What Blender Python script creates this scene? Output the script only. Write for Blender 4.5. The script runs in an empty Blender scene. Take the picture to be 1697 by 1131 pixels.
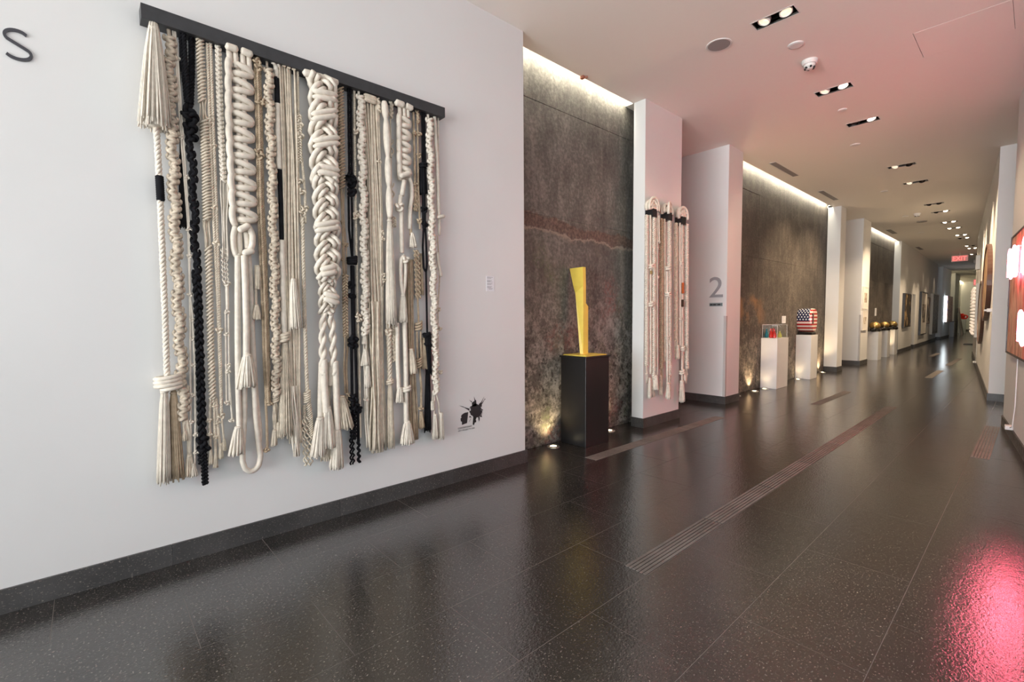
import bpy, bmesh, math, random
import numpy as np
from mathutils import Vector, Matrix

random.seed(7)
rng = np.random.default_rng(7)
SC = bpy.context.scene
COL = SC.collection

# ------------------------------------------------------------------ camera
FPX, YAW, PIT, ROL, PCX, PCY = 782.69, 0.838490, 0.0553475, -0.0063093, 848.5, 568.54
EYE = 1.5                                    # camera height
_F = np.array([-math.sin(YAW) * math.cos(PIT), math.cos(YAW) * math.cos(PIT), -math.sin(PIT)])
_R0 = np.array([math.cos(YAW), math.sin(YAW), 0.0])
_U0 = np.cross(_R0, _F)
_R = _R0 * math.cos(ROL) + _U0 * math.sin(ROL)
_U = -_R0 * math.sin(ROL) + _U0 * math.cos(ROL)
cam_data = bpy.data.cameras.new('camera')
cam_data.sensor_fit = 'HORIZONTAL'
cam_data.sensor_width = 36.0
cam_data.lens = FPX / 1697.0 * 36.0
cam_data.shift_x = 0.0
cam_data.shift_y = (PCY - 565.5) / 1697.0
cam_data.clip_start = 0.05
cam_data.clip_end = 200
cam = bpy.data.objects.new('camera', cam_data)
COL.objects.link(cam)
cam.matrix_world = Matrix(((_R[0], _U[0], -_F[0], 0), (_R[1], _U[1], -_F[1], 0),
                           (_R[2], _U[2], -_F[2], EYE), (0, 0, 0, 1)))
SC.camera = cam

# ------------------------------------------------------------------ world, exposure, daylight
SC.view_settings.view_transform = 'Standard'
SC.view_settings.look = 'None'
SC.view_settings.exposure = 0.39
SC.view_settings.gamma = 1.0
SC.view_settings.use_curve_mapping = False
try:
    SC.cycles.use_denoising = True
    SC.cycles.max_bounces = 8
    SC.cycles.diffuse_bounces = 5
    SC.cycles.glossy_bounces = 4
    SC.cycles.transmission_bounces = 6
    SC.cycles.sample_clamp_indirect = 6.0
    SC.cycles.caustics_reflective = False
    SC.cycles.caustics_refractive = False
except Exception:
    pass
world = bpy.data.worlds.new('sky')
SC.world = world
world.use_nodes = True
bgn = world.node_tree.nodes['Background']
bgn.inputs['Color'].default_value = (0.80, 0.88, 1.0, 1)
bgn.inputs['Strength'].default_value = 1.0

def area_light(name, loc, direction, sx, sy, power, color, spread=None):
    d = bpy.data.lights.new(name, 'AREA')
    d.shape = 'RECTANGLE'; d.size = sx; d.size_y = sy
    d.energy = power; d.color = color
    if spread is not None:
        d.spread = spread
    o = bpy.data.objects.new(name, d); COL.objects.link(o)
    o.location = loc
    o.rotation_euler = Vector(direction).to_track_quat('-Z', 'Y').to_euler()
    return o

def spot_light(name, loc, direction, power, color, angle=60, blend=0.6, radius=0.03):
    d = bpy.data.lights.new(name, 'SPOT')
    d.energy = power; d.color = color
    d.spot_size = math.radians(angle); d.spot_blend = blend
    d.shadow_soft_size = radius
    o = bpy.data.objects.new(name, d); COL.objects.link(o)
    o.location = loc
    o.rotation_euler = Vector(direction).to_track_quat('-Z', 'Y').to_euler()
    return o

# daylight entering through the lobby's two glass walls (behind and to the right of the camera)
DAY = (0.93, 0.98, 1.0)
area_light('daylight_back_window', (0.3, -5.85, 2.1), (0, 1, 0.0), 7.0, 3.7, 165, (0.93, 0.97, 1.0), 1.25)
area_light('daylight_side_window', (4.05, -1.2, 2.1), (-1, 0, 0.0), 8.5, 3.7, 12, DAY)
# added, unseen fill light outside the back glass, throwing light up to the ceiling
area_light('added_ceiling_fill', (0.3, -8.2, 0.05), (0, 1, 0.9), 9.0, 3.5, 900, (1.0, 0.96, 0.91))

CEIL = 4.30

# ------------------------------------------------------------------ photo pixel -> place
def ray(u, v):
    return _R * (u - PCX) / FPX - _U * (v - PCY) / FPX + _F
def at_z(u, v, z=0.0):
    d = ray(u, v); P = d * ((z - EYE) / d[2]); P[2] += EYE; return P
def at_x(u, v, x):
    d = ray(u, v); P = d * (x / d[0]); P[2] += EYE; return P
def at_y(u, v, y):
    d = ray(u, v); P = d * (y / d[1]); P[2] += EYE; return P
def at_plane(u, v, A, B):
    n = np.array([-(B[1] - A[1]), B[0] - A[0]]); d = ray(u, v)
    P = d * ((n @ np.array(A[:2])) / (n @ d[:2])); P[2] += EYE; return P
def px(P):                                   # metres covered by one photo pixel at P
    return float((np.array(P) - [0, 0, EYE]) @ _F) / FPX

# ------------------------------------------------------------------ mesh builder
def unit(v):
    v = np.array(v, float); return v / (np.linalg.norm(v) + 1e-12)

class MB:
    def __init__(s):
        s.v = []; s.f = []; s.n = 0
    def add(s, verts, faces):
        b = s.n
        verts = np.asarray(verts, float)
        s.v.append(verts); s.n += len(verts)
        s.f.extend([tuple(i + b for i in f) for f in faces])
        return s
    def box(s, lo, hi):
        (x0, y0, z0), (x1, y1, z1) = lo, hi
        return s.add([(x0, y0, z0), (x1, y0, z0), (x1, y1, z0), (x0, y1, z0), (x0, y0, z1), (x1, y0, z1), (x1, y1, z1), (x0, y1, z1)],
                     [(0, 3, 2, 1), (4, 5, 6, 7), (0, 1, 5, 4), (1, 2, 6, 5), (2, 3, 7, 6), (3, 0, 4, 7)])
    def obox(s, c, ax, half):
        c = np.array(c, float); A = [np.array(a, float) * h for a, h in zip(ax, half)]
        V = [c + i * A[0] + j * A[1] + k * A[2] for k in (-1, 1) for i, j in ((-1, -1), (1, -1), (1, 1), (-1, 1))]
        return s.add(V, [(0, 3, 2, 1), (4, 5, 6, 7), (0, 1, 5, 4), (1, 2, 6, 5), (2, 3, 7, 6), (3, 0, 4, 7)])
    def prism(s, poly, z0, z1):
        n = len(poly)
        V = [(x, y, z0) for x, y in poly] + [(x, y, z1) for x, y in poly]
        F = [tuple(reversed(range(n))), tuple(range(n, 2 * n))] + [(i, (i + 1) % n, n + (i + 1) % n, n + i) for i in range(n)]
        return s.add(V, F)
    def slab(s, poly3, depth):                # planar polygon pushed along 'depth'
        n = len(poly3); P = np.array(poly3, float); d = np.array(depth, float)
        V = np.vstack([P, P + d])
        F = [tuple(range(n)), tuple(reversed(range(n, 2 * n)))] + [(i, n + i, n + (i + 1) % n, (i + 1) % n) for i in range(n)]
        return s.add(V, F)
    def tube(s, P, r, k=6, cap=True, closed=False):
        P = np.asarray(P, float); n = len(P)
        if closed:
            T = np.roll(P, -1, 0) - np.roll(P, 1, 0)
        else:
            T = np.gradient(P, axis=0)
        T = T / (np.linalg.norm(T, axis=1)[:, None] + 1e-12)
        N = np.zeros((n, 3))
        ref = np.array([1.0, 0, 0]) if abs(T[0][0]) < 0.8 else np.array([0, 0, 1.0])
        c = ref
        for i in range(n):
            c = c - (c @ T[i]) * T[i]; c = c / (np.linalg.norm(c) + 1e-12); N[i] = c
        B = np.cross(T, N)
        r = np.full(n, r, float) if np.isscalar(r) else np.asarray(r, float)
        a = np.arange(k) * 2 * np.pi / k
        V = (P[:, None, :] + r[:, None, None] * (np.cos(a)[None, :, None] * N[:, None, :] + np.sin(a)[None, :, None] * B[:, None, :])).reshape(-1, 3)
        F = []
        m = n if closed else n - 1
        for i in range(m):
            i2 = (i + 1) % n
            for j in range(k):
                j2 = (j + 1) % k
                F.append((i * k + j, i * k + j2, i2 * k + j2, i2 * k + j))
        if cap and not closed:
            F.append(tuple(reversed(range(k)))); F.append(tuple((n - 1) * k + j for j in range(k)))
        return s.add(V, F)
    def lathe(s, prof, c=(0, 0, 0), k=24, ax=None, caps=True):
        c = np.array(c, float)
        e = np.eye(3) if ax is None else np.array([unit(a) for a in ax])
        n = len(prof); V = []
        for r, z in prof:
            for j in range(k):
                a = 2 * math.pi * j / k
                V.append(c + e[0] * r * math.cos(a) + e[1] * r * math.sin(a) + e[2] * z)
        F = [(i * k + j, i * k + (j + 1) % k, (i + 1) * k + (j + 1) % k, (i + 1) * k + j) for i in range(n - 1) for j in range(k)]
        if caps:
            F.append(tuple(reversed(range(k)))); F.append(tuple((n - 1) * k + j for j in range(k)))
        return s.add(V, F)
    def build(s, name, mat, parent=None, smooth=False, origin=None, bevel=0.0):
        me = bpy.data.meshes.new(name)
        V = np.vstack(s.v)
        if origin is not None:
            V = V - np.array(origin, float)
        me.from_pydata([tuple(x) for x in V.tolist()], [], s.f)
        me.update()
        o = link(name, me, mat, parent)
        if smooth:
            me.polygons.foreach_set('use_smooth', [True] * len(me.polygons))
        if origin is not None:
            o.location = tuple(origin)
        if parent is not None:
            o.location = Vector(o.location) - world_of(parent)
        if bevel:
            m = o.modifiers.new('edge', 'BEVEL'); m.width = bevel; m.segments = 2; m.limit_method = 'ANGLE'
        return o

def world_of(o):
    p = Vector((0, 0, 0))
    while o is not None:
        p += Vector(o.location); o = o.parent
    return p

def link(name, me, mat, parent=None):
    if mat is not None and len(me.materials) == 0:
        me.materials.append(M[mat] if isinstance(mat, str) else mat)
    o = bpy.data.objects.new(name, me); COL.objects.link(o)
    o.parent = parent
    return o

def thing(name, label, cat, loc=(0, 0, 0), group=None):
    o = bpy.data.objects.new(name, None); COL.objects.link(o)
    o.empty_display_size = 0.1; o.location = tuple(float(x) for x in loc)
    return tag(o, label, cat, group)
def tag(o, label=None, cat=None, group=None, kind=None):
    if label: o['label'] = label
    if cat: o['category'] = cat
    if group: o['group'] = group
    if kind: o['kind'] = kind
    return o
def struct(o, label, cat):
    return tag(o, label, cat, None, 'structure')

# ------------------------------------------------------------------ materials
M = {}
def nmat(key):
    m = bpy.data.materials.new(key); m.use_nodes = True; M[key] = m
    nt = m.node_tree; return m, nt, nt.nodes['Principled BSDF']
def basic(key, col, rough=0.5, metal=0.0, bump=0.0, bscale=200.0, var=0.0, vscale=8.0, spec=0.5):
    m, nt, b = nmat(key)
    b.inputs['Base Color'].default_value = (*col, 1)
    b.inputs['Roughness'].default_value = rough
    b.inputs['Metallic'].default_value = metal
    b.inputs['Specular IOR Level'].default_value = spec
    if var or bump:
        g = nt.nodes.new('ShaderNodeNewGeometry')
    if var:
        n = nt.nodes.new('ShaderNodeTexNoise'); n.inputs['Scale'].default_value = vscale; n.inputs['Detail'].default_value = 5
        nt.links.new(g.outputs['Position'], n.inputs['Vector'])
        r = nt.nodes.new('ShaderNodeMapRange'); r.inputs['To Min'].default_value = 1 - var; r.inputs['To Max'].default_value = 1 + var
        r.inputs['From Min'].default_value = 0.3; r.inputs['From Max'].default_value = 0.7
        nt.links.new(n.outputs['Fac'], r.inputs['Value'])
        x = nt.nodes.new('ShaderNodeVectorMath'); x.operation = 'SCALE'; x.inputs[0].default_value = col
        nt.links.new(r.outputs['Result'], x.inputs['Scale']); nt.links.new(x.outputs['Vector'], b.inputs['Base Color'])
    if bump:
        n2 = nt.nodes.new('ShaderNodeTexNoise'); n2.inputs['Scale'].default_value = bscale; n2.inputs['Detail'].default_value = 3
        nt.links.new(g.outputs['Position'], n2.inputs['Vector'])
        bp = nt.nodes.new('ShaderNodeBump'); bp.inputs['Strength'].default_value = bump; bp.inputs['Distance'].default_value = 0.004
        nt.links.new(n2.outputs['Fac'], bp.inputs['Height']); nt.links.new(bp.outputs['Normal'], b.inputs['Normal'])
    return m
def glow(key, col, strength, base=(0.9, 0.9, 0.9)):
    m, nt, b = nmat(key)
    # only the real light sources are sampled as lights; the rest just glow
    m.cycles.emission_sampling = 'FRONT' if key in ('cove_led', 'cove_led_far', 'neon_core', 'led_white') else 'NONE'
    b.inputs['Base Color'].default_value = (*base, 1)
    b.inputs['Emission Color'].default_value = (*col, 1)
    b.inputs['Emission Strength'].default_value = strength
    return m
def ramp(nt, fac, stops):
    r = nt.nodes.new('ShaderNodeValToRGB'); e = r.color_ramp.elements
    while len(e) < len(stops): e.new(0.5)
    for el, (p, c) in zip(e, stops):
        el.position = p; el.color = (*c, 1)
    nt.links.new(fac, r.inputs['Fac']); return r.outputs['Color']
def noise(nt, vec, scale, detail=4, rough=0.55, mul=None):
    if mul is not None:
        mp = nt.nodes.new('ShaderNodeVectorMath'); mp.operation = 'MULTIPLY'; mp.inputs[1].default_value = mul
        nt.links.new(vec, mp.inputs[0]); vec = mp.outputs['Vector']
    n = nt.nodes.new('ShaderNodeTexNoise'); n.inputs['Scale'].default_value = scale
    n.inputs['Detail'].default_value = detail; n.inputs['Roughness'].default_value = rough
    nt.links.new(vec, n.inputs['Vector']); return n.outputs['Fac']
def maprange(nt, val, a, b, c=0.0, d=1.0):
    r = nt.nodes.new('ShaderNodeMapRange'); r.inputs['From Min'].default_value = a; r.inputs['From Max'].default_value = b
    r.inputs['To Min'].default_value = c; r.inputs['To Max'].default_value = d
    nt.links.new(val, r.inputs['Value']); return r.outputs['Result']
def math_(nt, op, a, b):
    m = nt.nodes.new('ShaderNodeMath'); m.operation = op
    for i, x in enumerate((a, b)):
        if isinstance(x, (int, float)): m.inputs[i].default_value = x
        elif x is not None: nt.links.new(x, m.inputs[i])
    return m.outputs[0]
def mixc(nt, fac, a, b, mode='MIX'):
    m = nt.nodes.new('ShaderNodeMix'); m.data_type = 'RGBA'; m.blend_type = mode
    for sock, x in ((m.inputs[0], fac), (m.inputs[6], a), (m.inputs[7], b)):
        if isinstance(x, (int, float)): sock.default_value = x
        elif isinstance(x, tuple): sock.default_value = (*x, 1)
        else: nt.links.new(x, sock)
    return m.outputs[2]
def bump(nt, b, h, strength, dist=0.004):
    bp = nt.nodes.new('ShaderNodeBump'); bp.inputs['Strength'].default_value = strength; bp.inputs['Distance'].default_value = dist
    nt.links.new(h, bp.inputs['Height']); nt.links.new(bp.outputs['Normal'], b.inputs['Normal'])

basic('wall_paint', (0.74, 0.74, 0.73), 0.55, bump=0.06, bscale=260, var=0.02, vscale=1.2)
basic('ceiling_paint', (0.86, 0.81, 0.75), 0.7)
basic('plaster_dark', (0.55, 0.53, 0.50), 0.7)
basic('bar_metal', (0.045, 0.046, 0.05), 0.42, 0.3, var=0.12, vscale=20)
basic('black_paint', (0.012, 0.012, 0.013), 0.35)
basic('black_velvet', (0.006, 0.006, 0.006), 0.8)
basic('white_paint', (0.78, 0.78, 0.77), 0.4, var=0.02)
basic('yellow_paint', (0.84, 0.63, 0.11), 0.35, var=0.04, vscale=12)
basic('steel', (0.55, 0.55, 0.54), 0.35, 1.0)
basic('grey_plastic', (0.33, 0.33, 0.35), 0.45)
basic('fixture_white', (0.75, 0.73, 0.70), 0.5)
basic('grille', (0.30, 0.28, 0.27), 0.8)
basic('grout', (0.20, 0.18, 0.165), 0.8)
basic('paper', (0.80, 0.80, 0.83), 0.7)
basic('ink', (0.02, 0.02, 0.022), 0.6)
basic('letter_grey', (0.05, 0.05, 0.06), 0.4)
basic('number_grey', (0.33, 0.33, 0.35), 0.4)
basic('plaque', (0.24, 0.30, 0.31), 0.35)
basic('wood_frame', (0.10, 0.045, 0.03), 0.4)
basic('white_frame', (0.80, 0.76, 0.70), 0.5)
basic('black_frame', (0.02, 0.016, 0.014), 0.4)
basic('gold', (0.72, 0.47, 0.17), 0.32, 0.85)
basic('gold_dark', (0.48, 0.33, 0.13), 0.28, 0.9)
basic('black_gloss', (0.012, 0.010, 0.009), 0.12)
basic('teal_gloss', (0.015, 0.22, 0.26), 0.12)
basic('red_gloss', (0.75, 0.03, 0.02), 0.12)
basic('lime_gloss', (0.52, 0.55, 0.06), 0.15)
basic('pink_print', (0.75, 0.62, 0.60), 0.6)
basic('cable_white', (0.75, 0.74, 0.73), 0.45)
basic('copper', (0.36, 0.14, 0.09), 0.6)
basic('window_frame', (0.10, 0.10, 0.11), 0.4, 0.6)
for k, c, v in (('cotton_white', (0.72, 0.655, 0.56), 0.10), ('cotton_natural', (0.66, 0.58, 0.465), 0.16),
                ('cotton_tan', (0.47, 0.37, 0.26), 0.18), ('cotton_mixed', (0.56, 0.48, 0.38), 0.28),
                ('cotton_black', (0.010, 0.010, 0.012), 0.3), ('cotton_rust', (0.42, 0.10, 0.03), 0.1),
                ('cotton_brown', (0.05, 0.03, 0.02), 0.1), ('cotton_gold', (0.35, 0.24, 0.10), 0.1)):
    basic(k, c, 0.9, bump=0.35, bscale=420, var=v, vscale=30, spec=0.15)
glow('lamp_glow', (1.0, 0.80, 0.56), 0.75)
glow('lamp_glow_hot', (1.0, 0.86, 0.66), 7.0)
basic('lamp_unlit', (0.10, 0.08, 0.07), 0.25, 0.6)
glow('cove_led', (1.0, 0.93, 0.74), 50.0)
glow('cove_led_far', (1.0, 0.86, 0.55), 60.0)
glow('uplight_glow', (1.0, 0.82, 0.50), 9.0)
glow('neon_core', (1.0, 0.13, 0.22), 32.0)
glow('neon_thin', (1.0, 0.16, 0.20), 12.0)
glow('exit_red', (1.0, 0.06, 0.05), 2.0)
glow('exit_panel', (1.0, 0.40, 0.36), 0.22, (0.5, 0.3, 0.3))
glow('led_white', (0.85, 0.95, 1.0), 3.0)
glow('bulb_warm', (1.0, 0.72, 0.5), 0.35)

# clear sheet (vitrine, panes, corner guards)
m, nt, b = nmat('acrylic')
b.inputs['Base Color'].default_value = (0.95, 0.97, 0.97, 1); b.inputs['Roughness'].default_value = 0.03
tr = nt.nodes.new('ShaderNodeBsdfTransparent'); tr.inputs['Color'].default_value = (0.985, 0.99, 0.99, 1)
gl = nt.nodes.new('ShaderNodeBsdfGlossy'); gl.inputs['Roughness'].default_value = 0.03
lw = nt.nodes.new('ShaderNodeLayerWeight'); lw.inputs['Blend'].default_value = 0.5
fac_ = math_(nt, 'ADD', math_(nt, 'MULTIPLY', math_(nt, 'POWER', lw.outputs['Facing'], 4.0), 0.5), 0.03)
mx = nt.nodes.new('ShaderNodeMixShader')
nt.links.new(fac_, mx.inputs[0]); nt.links.new(tr.outputs[0], mx.inputs[1]); nt.links.new(gl.outputs[0], mx.inputs[2])
nt.links.new(mx.outputs[0], nt.nodes['Material Output'].inputs['Surface'])
m, nt, b = nmat('acrylic_edge')
b.inputs['Base Color'].default_value = (0.75, 0.72, 0.70, 1); b.inputs['Roughness'].default_value = 0.2; b.inputs['Alpha'].default_value = 0.55

# dark leathered granite: floor tiles and baseboards
def granite(key, dark, lightc, rough, bstr, joints=False, ior=1.5):
    m, nt, b = nmat(key)
    g = nt.nodes.new('ShaderNodeNewGeometry'); pos = g.outputs['Position']
    oi = nt.nodes.new('ShaderNodeObjectInfo')
    cloud = noise(nt, pos, 3.0, 5)
    base = ramp(nt, cloud, [(0.3, dark), (0.72, lightc)])
    fleck = noise(nt, pos, 130, 3, 0.6, (1.0, 0.6, 1.0))
    fm = maprange(nt, fleck, 0.60, 0.70)
    base = mixc(nt, fm, base, (0.26, 0.23, 0.20))
    tint = maprange(nt, oi.outputs['Random'], 0, 1, 0.85, 1.15)
    mul = nt.nodes.new('ShaderNodeVectorMath'); mul.operation = 'SCALE'
    nt.links.new(base, mul.inputs[0]); nt.links.new(tint, mul.inputs['Scale'])
    out = mul.outputs['Vector']
    if joints:
        br = nt.nodes.new('ShaderNodeTexBrick'); br.offset = 0.5
        br.inputs['Scale'].default_value = 1.0; br.inputs['Brick Width'].default_value = 1.015; br.inputs['Row Height'].default_value = 0.5177
        br.inputs['Mortar Size'].default_value = 0.002; br.inputs['Color1'].default_value = (0, 0, 0, 1); br.inputs['Color2'].default_value = (0, 0, 0, 1)
        br.inputs['Mortar'].default_value = (1, 1, 1, 1)
        sx = nt.nodes.new('ShaderNodeSeparateXYZ'); cb = nt.nodes.new('ShaderNodeCombineXYZ')
        nt.links.new(pos, sx.inputs[0])
        nt.links.new(math_(nt, 'ADD', sx.outputs['Y'], 0.19 + 20.3), cb.inputs['X'])
        nt.links.new(math_(nt, 'ADD', sx.outputs['X'], 3.528 + 0.5177 * 40), cb.inputs['Y'])
        nt.links.new(cb.outputs[0], br.inputs['Vector'])
        out = mixc(nt, br.outputs['Color'], out, (0.16, 0.14, 0.125))
    nt.links.new(out, b.inputs['Base Color'])
    b.inputs['IOR'].default_value = ior
    rn = noise(nt, pos, 18, 3)
    nt.links.new(maprange(nt, rn, 0.3, 0.7, rough * 0.85, rough * 1.2), b.inputs['Roughness'])
    h1 = noise(nt, pos, 85, 3, 0.6, (1.0, 0.7, 1.0))
    h2 = noise(nt, pos, 20, 2, 0.5)
    hh = math_(nt, 'ADD', h1, math_(nt, 'MULTIPLY', h2, 0.8))
    bump(nt, b, hh, bstr, 0.0035)
    return m
granite('granite_floor', (0.016, 0.0137, 0.0123), (0.036, 0.0315, 0.0285), 0.12, 0.36, ior=2.12)
granite('granite_floor_far', (0.016, 0.0137, 0.0123), (0.036, 0.0315, 0.0285), 0.12, 0.22, True, ior=2.12)
granite('granite_base', (0.034, 0.033, 0.032), (0.075, 0.073, 0.072), 0.42, 0.6)
granite('granite_groove', (0.15, 0.13, 0.115), (0.24, 0.21, 0.19), 0.5, 0.3)

# raw concrete: brown-grey, streaked, with old paint stains low down
def concrete(key, warm, stain, rust_z=None):
    m, nt, b = nmat(key)
    g = nt.nodes.new('ShaderNodeNewGeometry'); pos = g.outputs['Position']
    sx = nt.nodes.new('ShaderNodeSeparateXYZ'); nt.links.new(pos, sx.inputs[0]); Z = sx.outputs['Z']; Yc = sx.outputs['Y']
    big = math_(nt, 'ADD', math_(nt, 'MULTIPLY', noise(nt, pos, 0.9, 6, 0.6), 0.5), math_(nt, 'MULTIPLY', noise(nt, pos, 3.2, 7, 0.68), 0.5))
    streak = noise(nt, pos, 5.0, 5, 0.6, (1.0, 1.3, 0.30))
    fine = noise(nt, pos, 26, 6, 0.7)
    f = math_(nt, 'ADD', math_(nt, 'MULTIPLY', big, 0.42), math_(nt, 'ADD', math_(nt, 'MULTIPLY', streak, 0.22), math_(nt, 'MULTIPLY', fine, 0.36)))
    d = tuple(0.045 * w for w in warm); mid = tuple(0.125 * w for w in warm); li = tuple(0.31 * w for w in warm)
    col = ramp(nt, f, [(0.36, d), (0.50, mid), (0.66, li)])
    # flaked pale skin low on the wall
    low = maprange(nt, math_(nt, 'ADD', Z, math_(nt, 'MULTIPLY', big, 1.6)), 2.9, 1.7)
    fl = noise(nt, pos, 6.5, 10, 0.78)
    fmask = math_(nt, 'MULTIPLY', maprange(nt, fl, 0.47, 0.60), low)
    col = mixc(nt, math_(nt, 'MULTIPLY', fmask, 0.62), col, tuple(0.50 * w for w in warm))
    dk = noise(nt, pos, 14.0, 8, 0.7)
    dm = math_(nt, 'MULTIPLY', maprange(nt, dk, 0.55, 0.60), low)
    col = mixc(nt, math_(nt, 'MULTIPLY', dm, 0.9), col, (0.035, 0.028, 0.024))
    if stain:
        s1 = maprange(nt, noise(nt, pos, 1.7, 3, 0.5, (1, 1, 1.0)), 0.56, 0.68)
        s2 = maprange(nt, noise(nt, pos, 2.1, 3, 0.5, (1, 1.3, 0.8)), 0.54, 0.66)
        lo = maprange(nt, Z, 2.6, 1.9)
        brk = maprange(nt, noise(nt, pos, 20.0, 6, 0.7), 0.42, 0.58)
        col = mixc(nt, math_(nt, 'MULTIPLY', math_(nt, 'MULTIPLY', math_(nt, 'MULTIPLY', s1, lo), brk), 0.5), col, (0.24, 0.07, 0.065))
        col = mixc(nt, math_(nt, 'MULTIPLY', math_(nt, 'MULTIPLY', math_(nt, 'MULTIPLY', s2, lo), brk), 0.5), col, (0.11, 0.14, 0.06))
    else:                                     # ochre patch in a band at mid height, towards the near end
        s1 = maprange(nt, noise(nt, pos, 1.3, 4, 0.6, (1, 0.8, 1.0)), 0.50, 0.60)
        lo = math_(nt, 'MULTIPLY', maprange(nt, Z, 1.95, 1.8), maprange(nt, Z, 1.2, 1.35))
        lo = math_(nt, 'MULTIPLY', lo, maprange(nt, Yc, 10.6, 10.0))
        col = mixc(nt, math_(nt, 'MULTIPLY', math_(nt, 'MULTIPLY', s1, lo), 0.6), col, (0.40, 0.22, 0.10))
    if rust_z:
        wob = math_(nt, 'MULTIPLY', math_(nt, 'SUBTRACT', noise(nt, pos, 2.2, 6, 0.7), 0.5), 0.35)
        zz = math_(nt, 'ADD', math_(nt, 'ADD', Z, wob), math_(nt, 'MULTIPLY', math_(nt, 'SUBTRACT', Yc, 3.6), 0.05))
        band = math_(nt, 'MULTIPLY', maprange(nt, zz, rust_z[0], rust_z[0] + 0.03), maprange(nt, zz, rust_z[1], rust_z[1] - 0.02))
        rc = ramp(nt, fine, [(0.35, (0.06, 0.032, 0.024)), (0.65, (0.20, 0.125, 0.095))])
        col = mixc(nt, math_(nt, 'MULTIPLY', band, 0.7), col, rc)
        edge = math_(nt, 'MULTIPLY', maprange(nt, zz, rust_z[0] - 0.03, rust_z[0]), maprange(nt, zz, rust_z[0] + 0.015, rust_z[0]))
        col = mixc(nt, math_(nt, 'MULTIPLY', edge, 0.7), col, (0.36, 0.30, 0.24))
    nt.links.new(col, b.inputs['Base Color'])
    b.inputs['Roughness'].default_value = 0.62
    b.inputs['Specular IOR Level'].default_value = 0.35
    bump(nt, b, math_(nt, 'ADD', fine, math_(nt, 'MULTIPLY', fl, 0.8)), 0.45, 0.01)
concrete('concrete_near', (1.0, 0.95, 0.86), True, (2.50, 2.66))
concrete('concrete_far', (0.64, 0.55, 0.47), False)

# paintings
def painting(key, stops, scale, mul, dist=0.0, rough=0.5):
    m, nt, b = nmat(key)
    g = nt.nodes.new('ShaderNodeNewGeometry')
    n = noise(nt, g.outputs['Position'], scale, 6, 0.65, mul)
    c = ramp(nt, n, stops)
    nt.links.new(c, b.inputs['Base Color']); b.inputs['Roughness'].default_value = rough
painting('paint_neon', [(0.30, (0.05, 0.03, 0.03)), (0.42, (0.42, 0.16, 0.10)), (0.52, (0.70, 0.45, 0.30)), (0.62, (0.60, 0.08, 0.06)), (0.72, (0.75, 0.66, 0.50))], 5.0, (1, 1, 0.3))
painting('paint_disc_gold', [(0.35, (0.16, 0.10, 0.06)), (0.5, (0.45, 0.27, 0.13)), (0.65, (0.62, 0.45, 0.28))], 2.5, (1, 1, 1))
painting('paint_disc_grey', [(0.35, (0.10, 0.08, 0.07)), (0.5, (0.26, 0.22, 0.19)), (0.65, (0.42, 0.38, 0.33))], 2.0, (1, 1, 1))
painting('paint_gold_dark', [(0.44, (0.015, 0.011, 0.010)), (0.52, (0.10, 0.06, 0.03)), (0.58, (0.55, 0.36, 0.14)), (0.68, (0.30, 0.20, 0.14))], 3.0, (1, 1, 1))
painting('paint_mono', [(0.46, (0.72, 0.64, 0.54)), (0.50, (0.15, 0.11, 0.09)), (0.6, (0.03, 0.025, 0.02))], 2.2, (1, 1, 0.7))
painting('paint_grey', [(0.35, (0.07, 0.06, 0.05)), (0.5, (0.24, 0.20, 0.16)), (0.65, (0.45, 0.38, 0.30))], 7.0, (1, 1, 1.6))
painting('paint_confetti', [(0.36, (0.05, 0.04, 0.16)), (0.44, (0.42, 0.16, 0.12)), (0.52, (0.75, 0.66, 0.55)), (0.58, (0.20, 0.05, 0.10)), (0.66, (0.75, 0.35, 0.10))], 6.0, (1, 1, 1))
painting('paint_small', [(0.42, (0.70, 0.64, 0.55)), (0.55, (0.25, 0.18, 0.13)), (0.65, (0.5, 0.42, 0.33))], 6.0, (1, 1, 1))

# ================================================================== THE PLACE
WL = -3.485                                  # face of the left-hand walls (baseboards stand 15 mm proud)
BB = 0.127                                   # baseboard height

# ---- floor: tiles as far as they can be told apart, plain slab beyond
ROW, TLEN, X0 = 0.5177, 1.015, -3.528
fl = MB().box((-8, -6.3, -0.15), (6, 60, -0.0008)).build('floor', 'grout')
struct(fl, 'dark leathered granite floor laid in long staggered tiles down the hall', 'floor')
tm = MB().box((0.0013, 0.0013, -0.012), (ROW - 0.0013, TLEN - 0.0013, 0.0))
t0 = None
Y_END = 0
for k in range(-1, 9):
    ph = -0.19 if k % 2 == 0 else 0.325
    for j in range(-3, 17):
        y = ph + j * TLEN
        if k in (7, 8) and y > 6.4:
            continue
        if t0 is None:
            t0 = tm.build('tile', 'granite_floor', fl, origin=None); o = t0
        else:
            o = t0.copy(); COL.objects.link(o)
        o.location = (X0 + k * ROW, y, random.uniform(-0.0003, 0.0003))
FAR = MB()
for k in range(-1, 9):
    ph = -0.19 if k % 2 == 0 else 0.325
    yy = ph + 17 * TLEN
    if k in (7, 8):
        yy = ph + 7 * TLEN
    FAR.box((X0 + k * ROW, yy, -0.012), (X0 + (k + 1) * ROW, 60, 0.0))
FAR.box((-8, -6.3, -0.012), (X0 - ROW - 0.001, 60, 0.0))
FAR.box((X0 + 9 * ROW, -6.3, -0.012), (6, 60, 0.0))
FAR.box((X0 - ROW, -6.3, -0.012), (X0 + 9 * ROW, -3.3, 0.0))
tag(FAR.build('distant_tiles', 'granite_floor_far', fl), kind='stuff')
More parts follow.
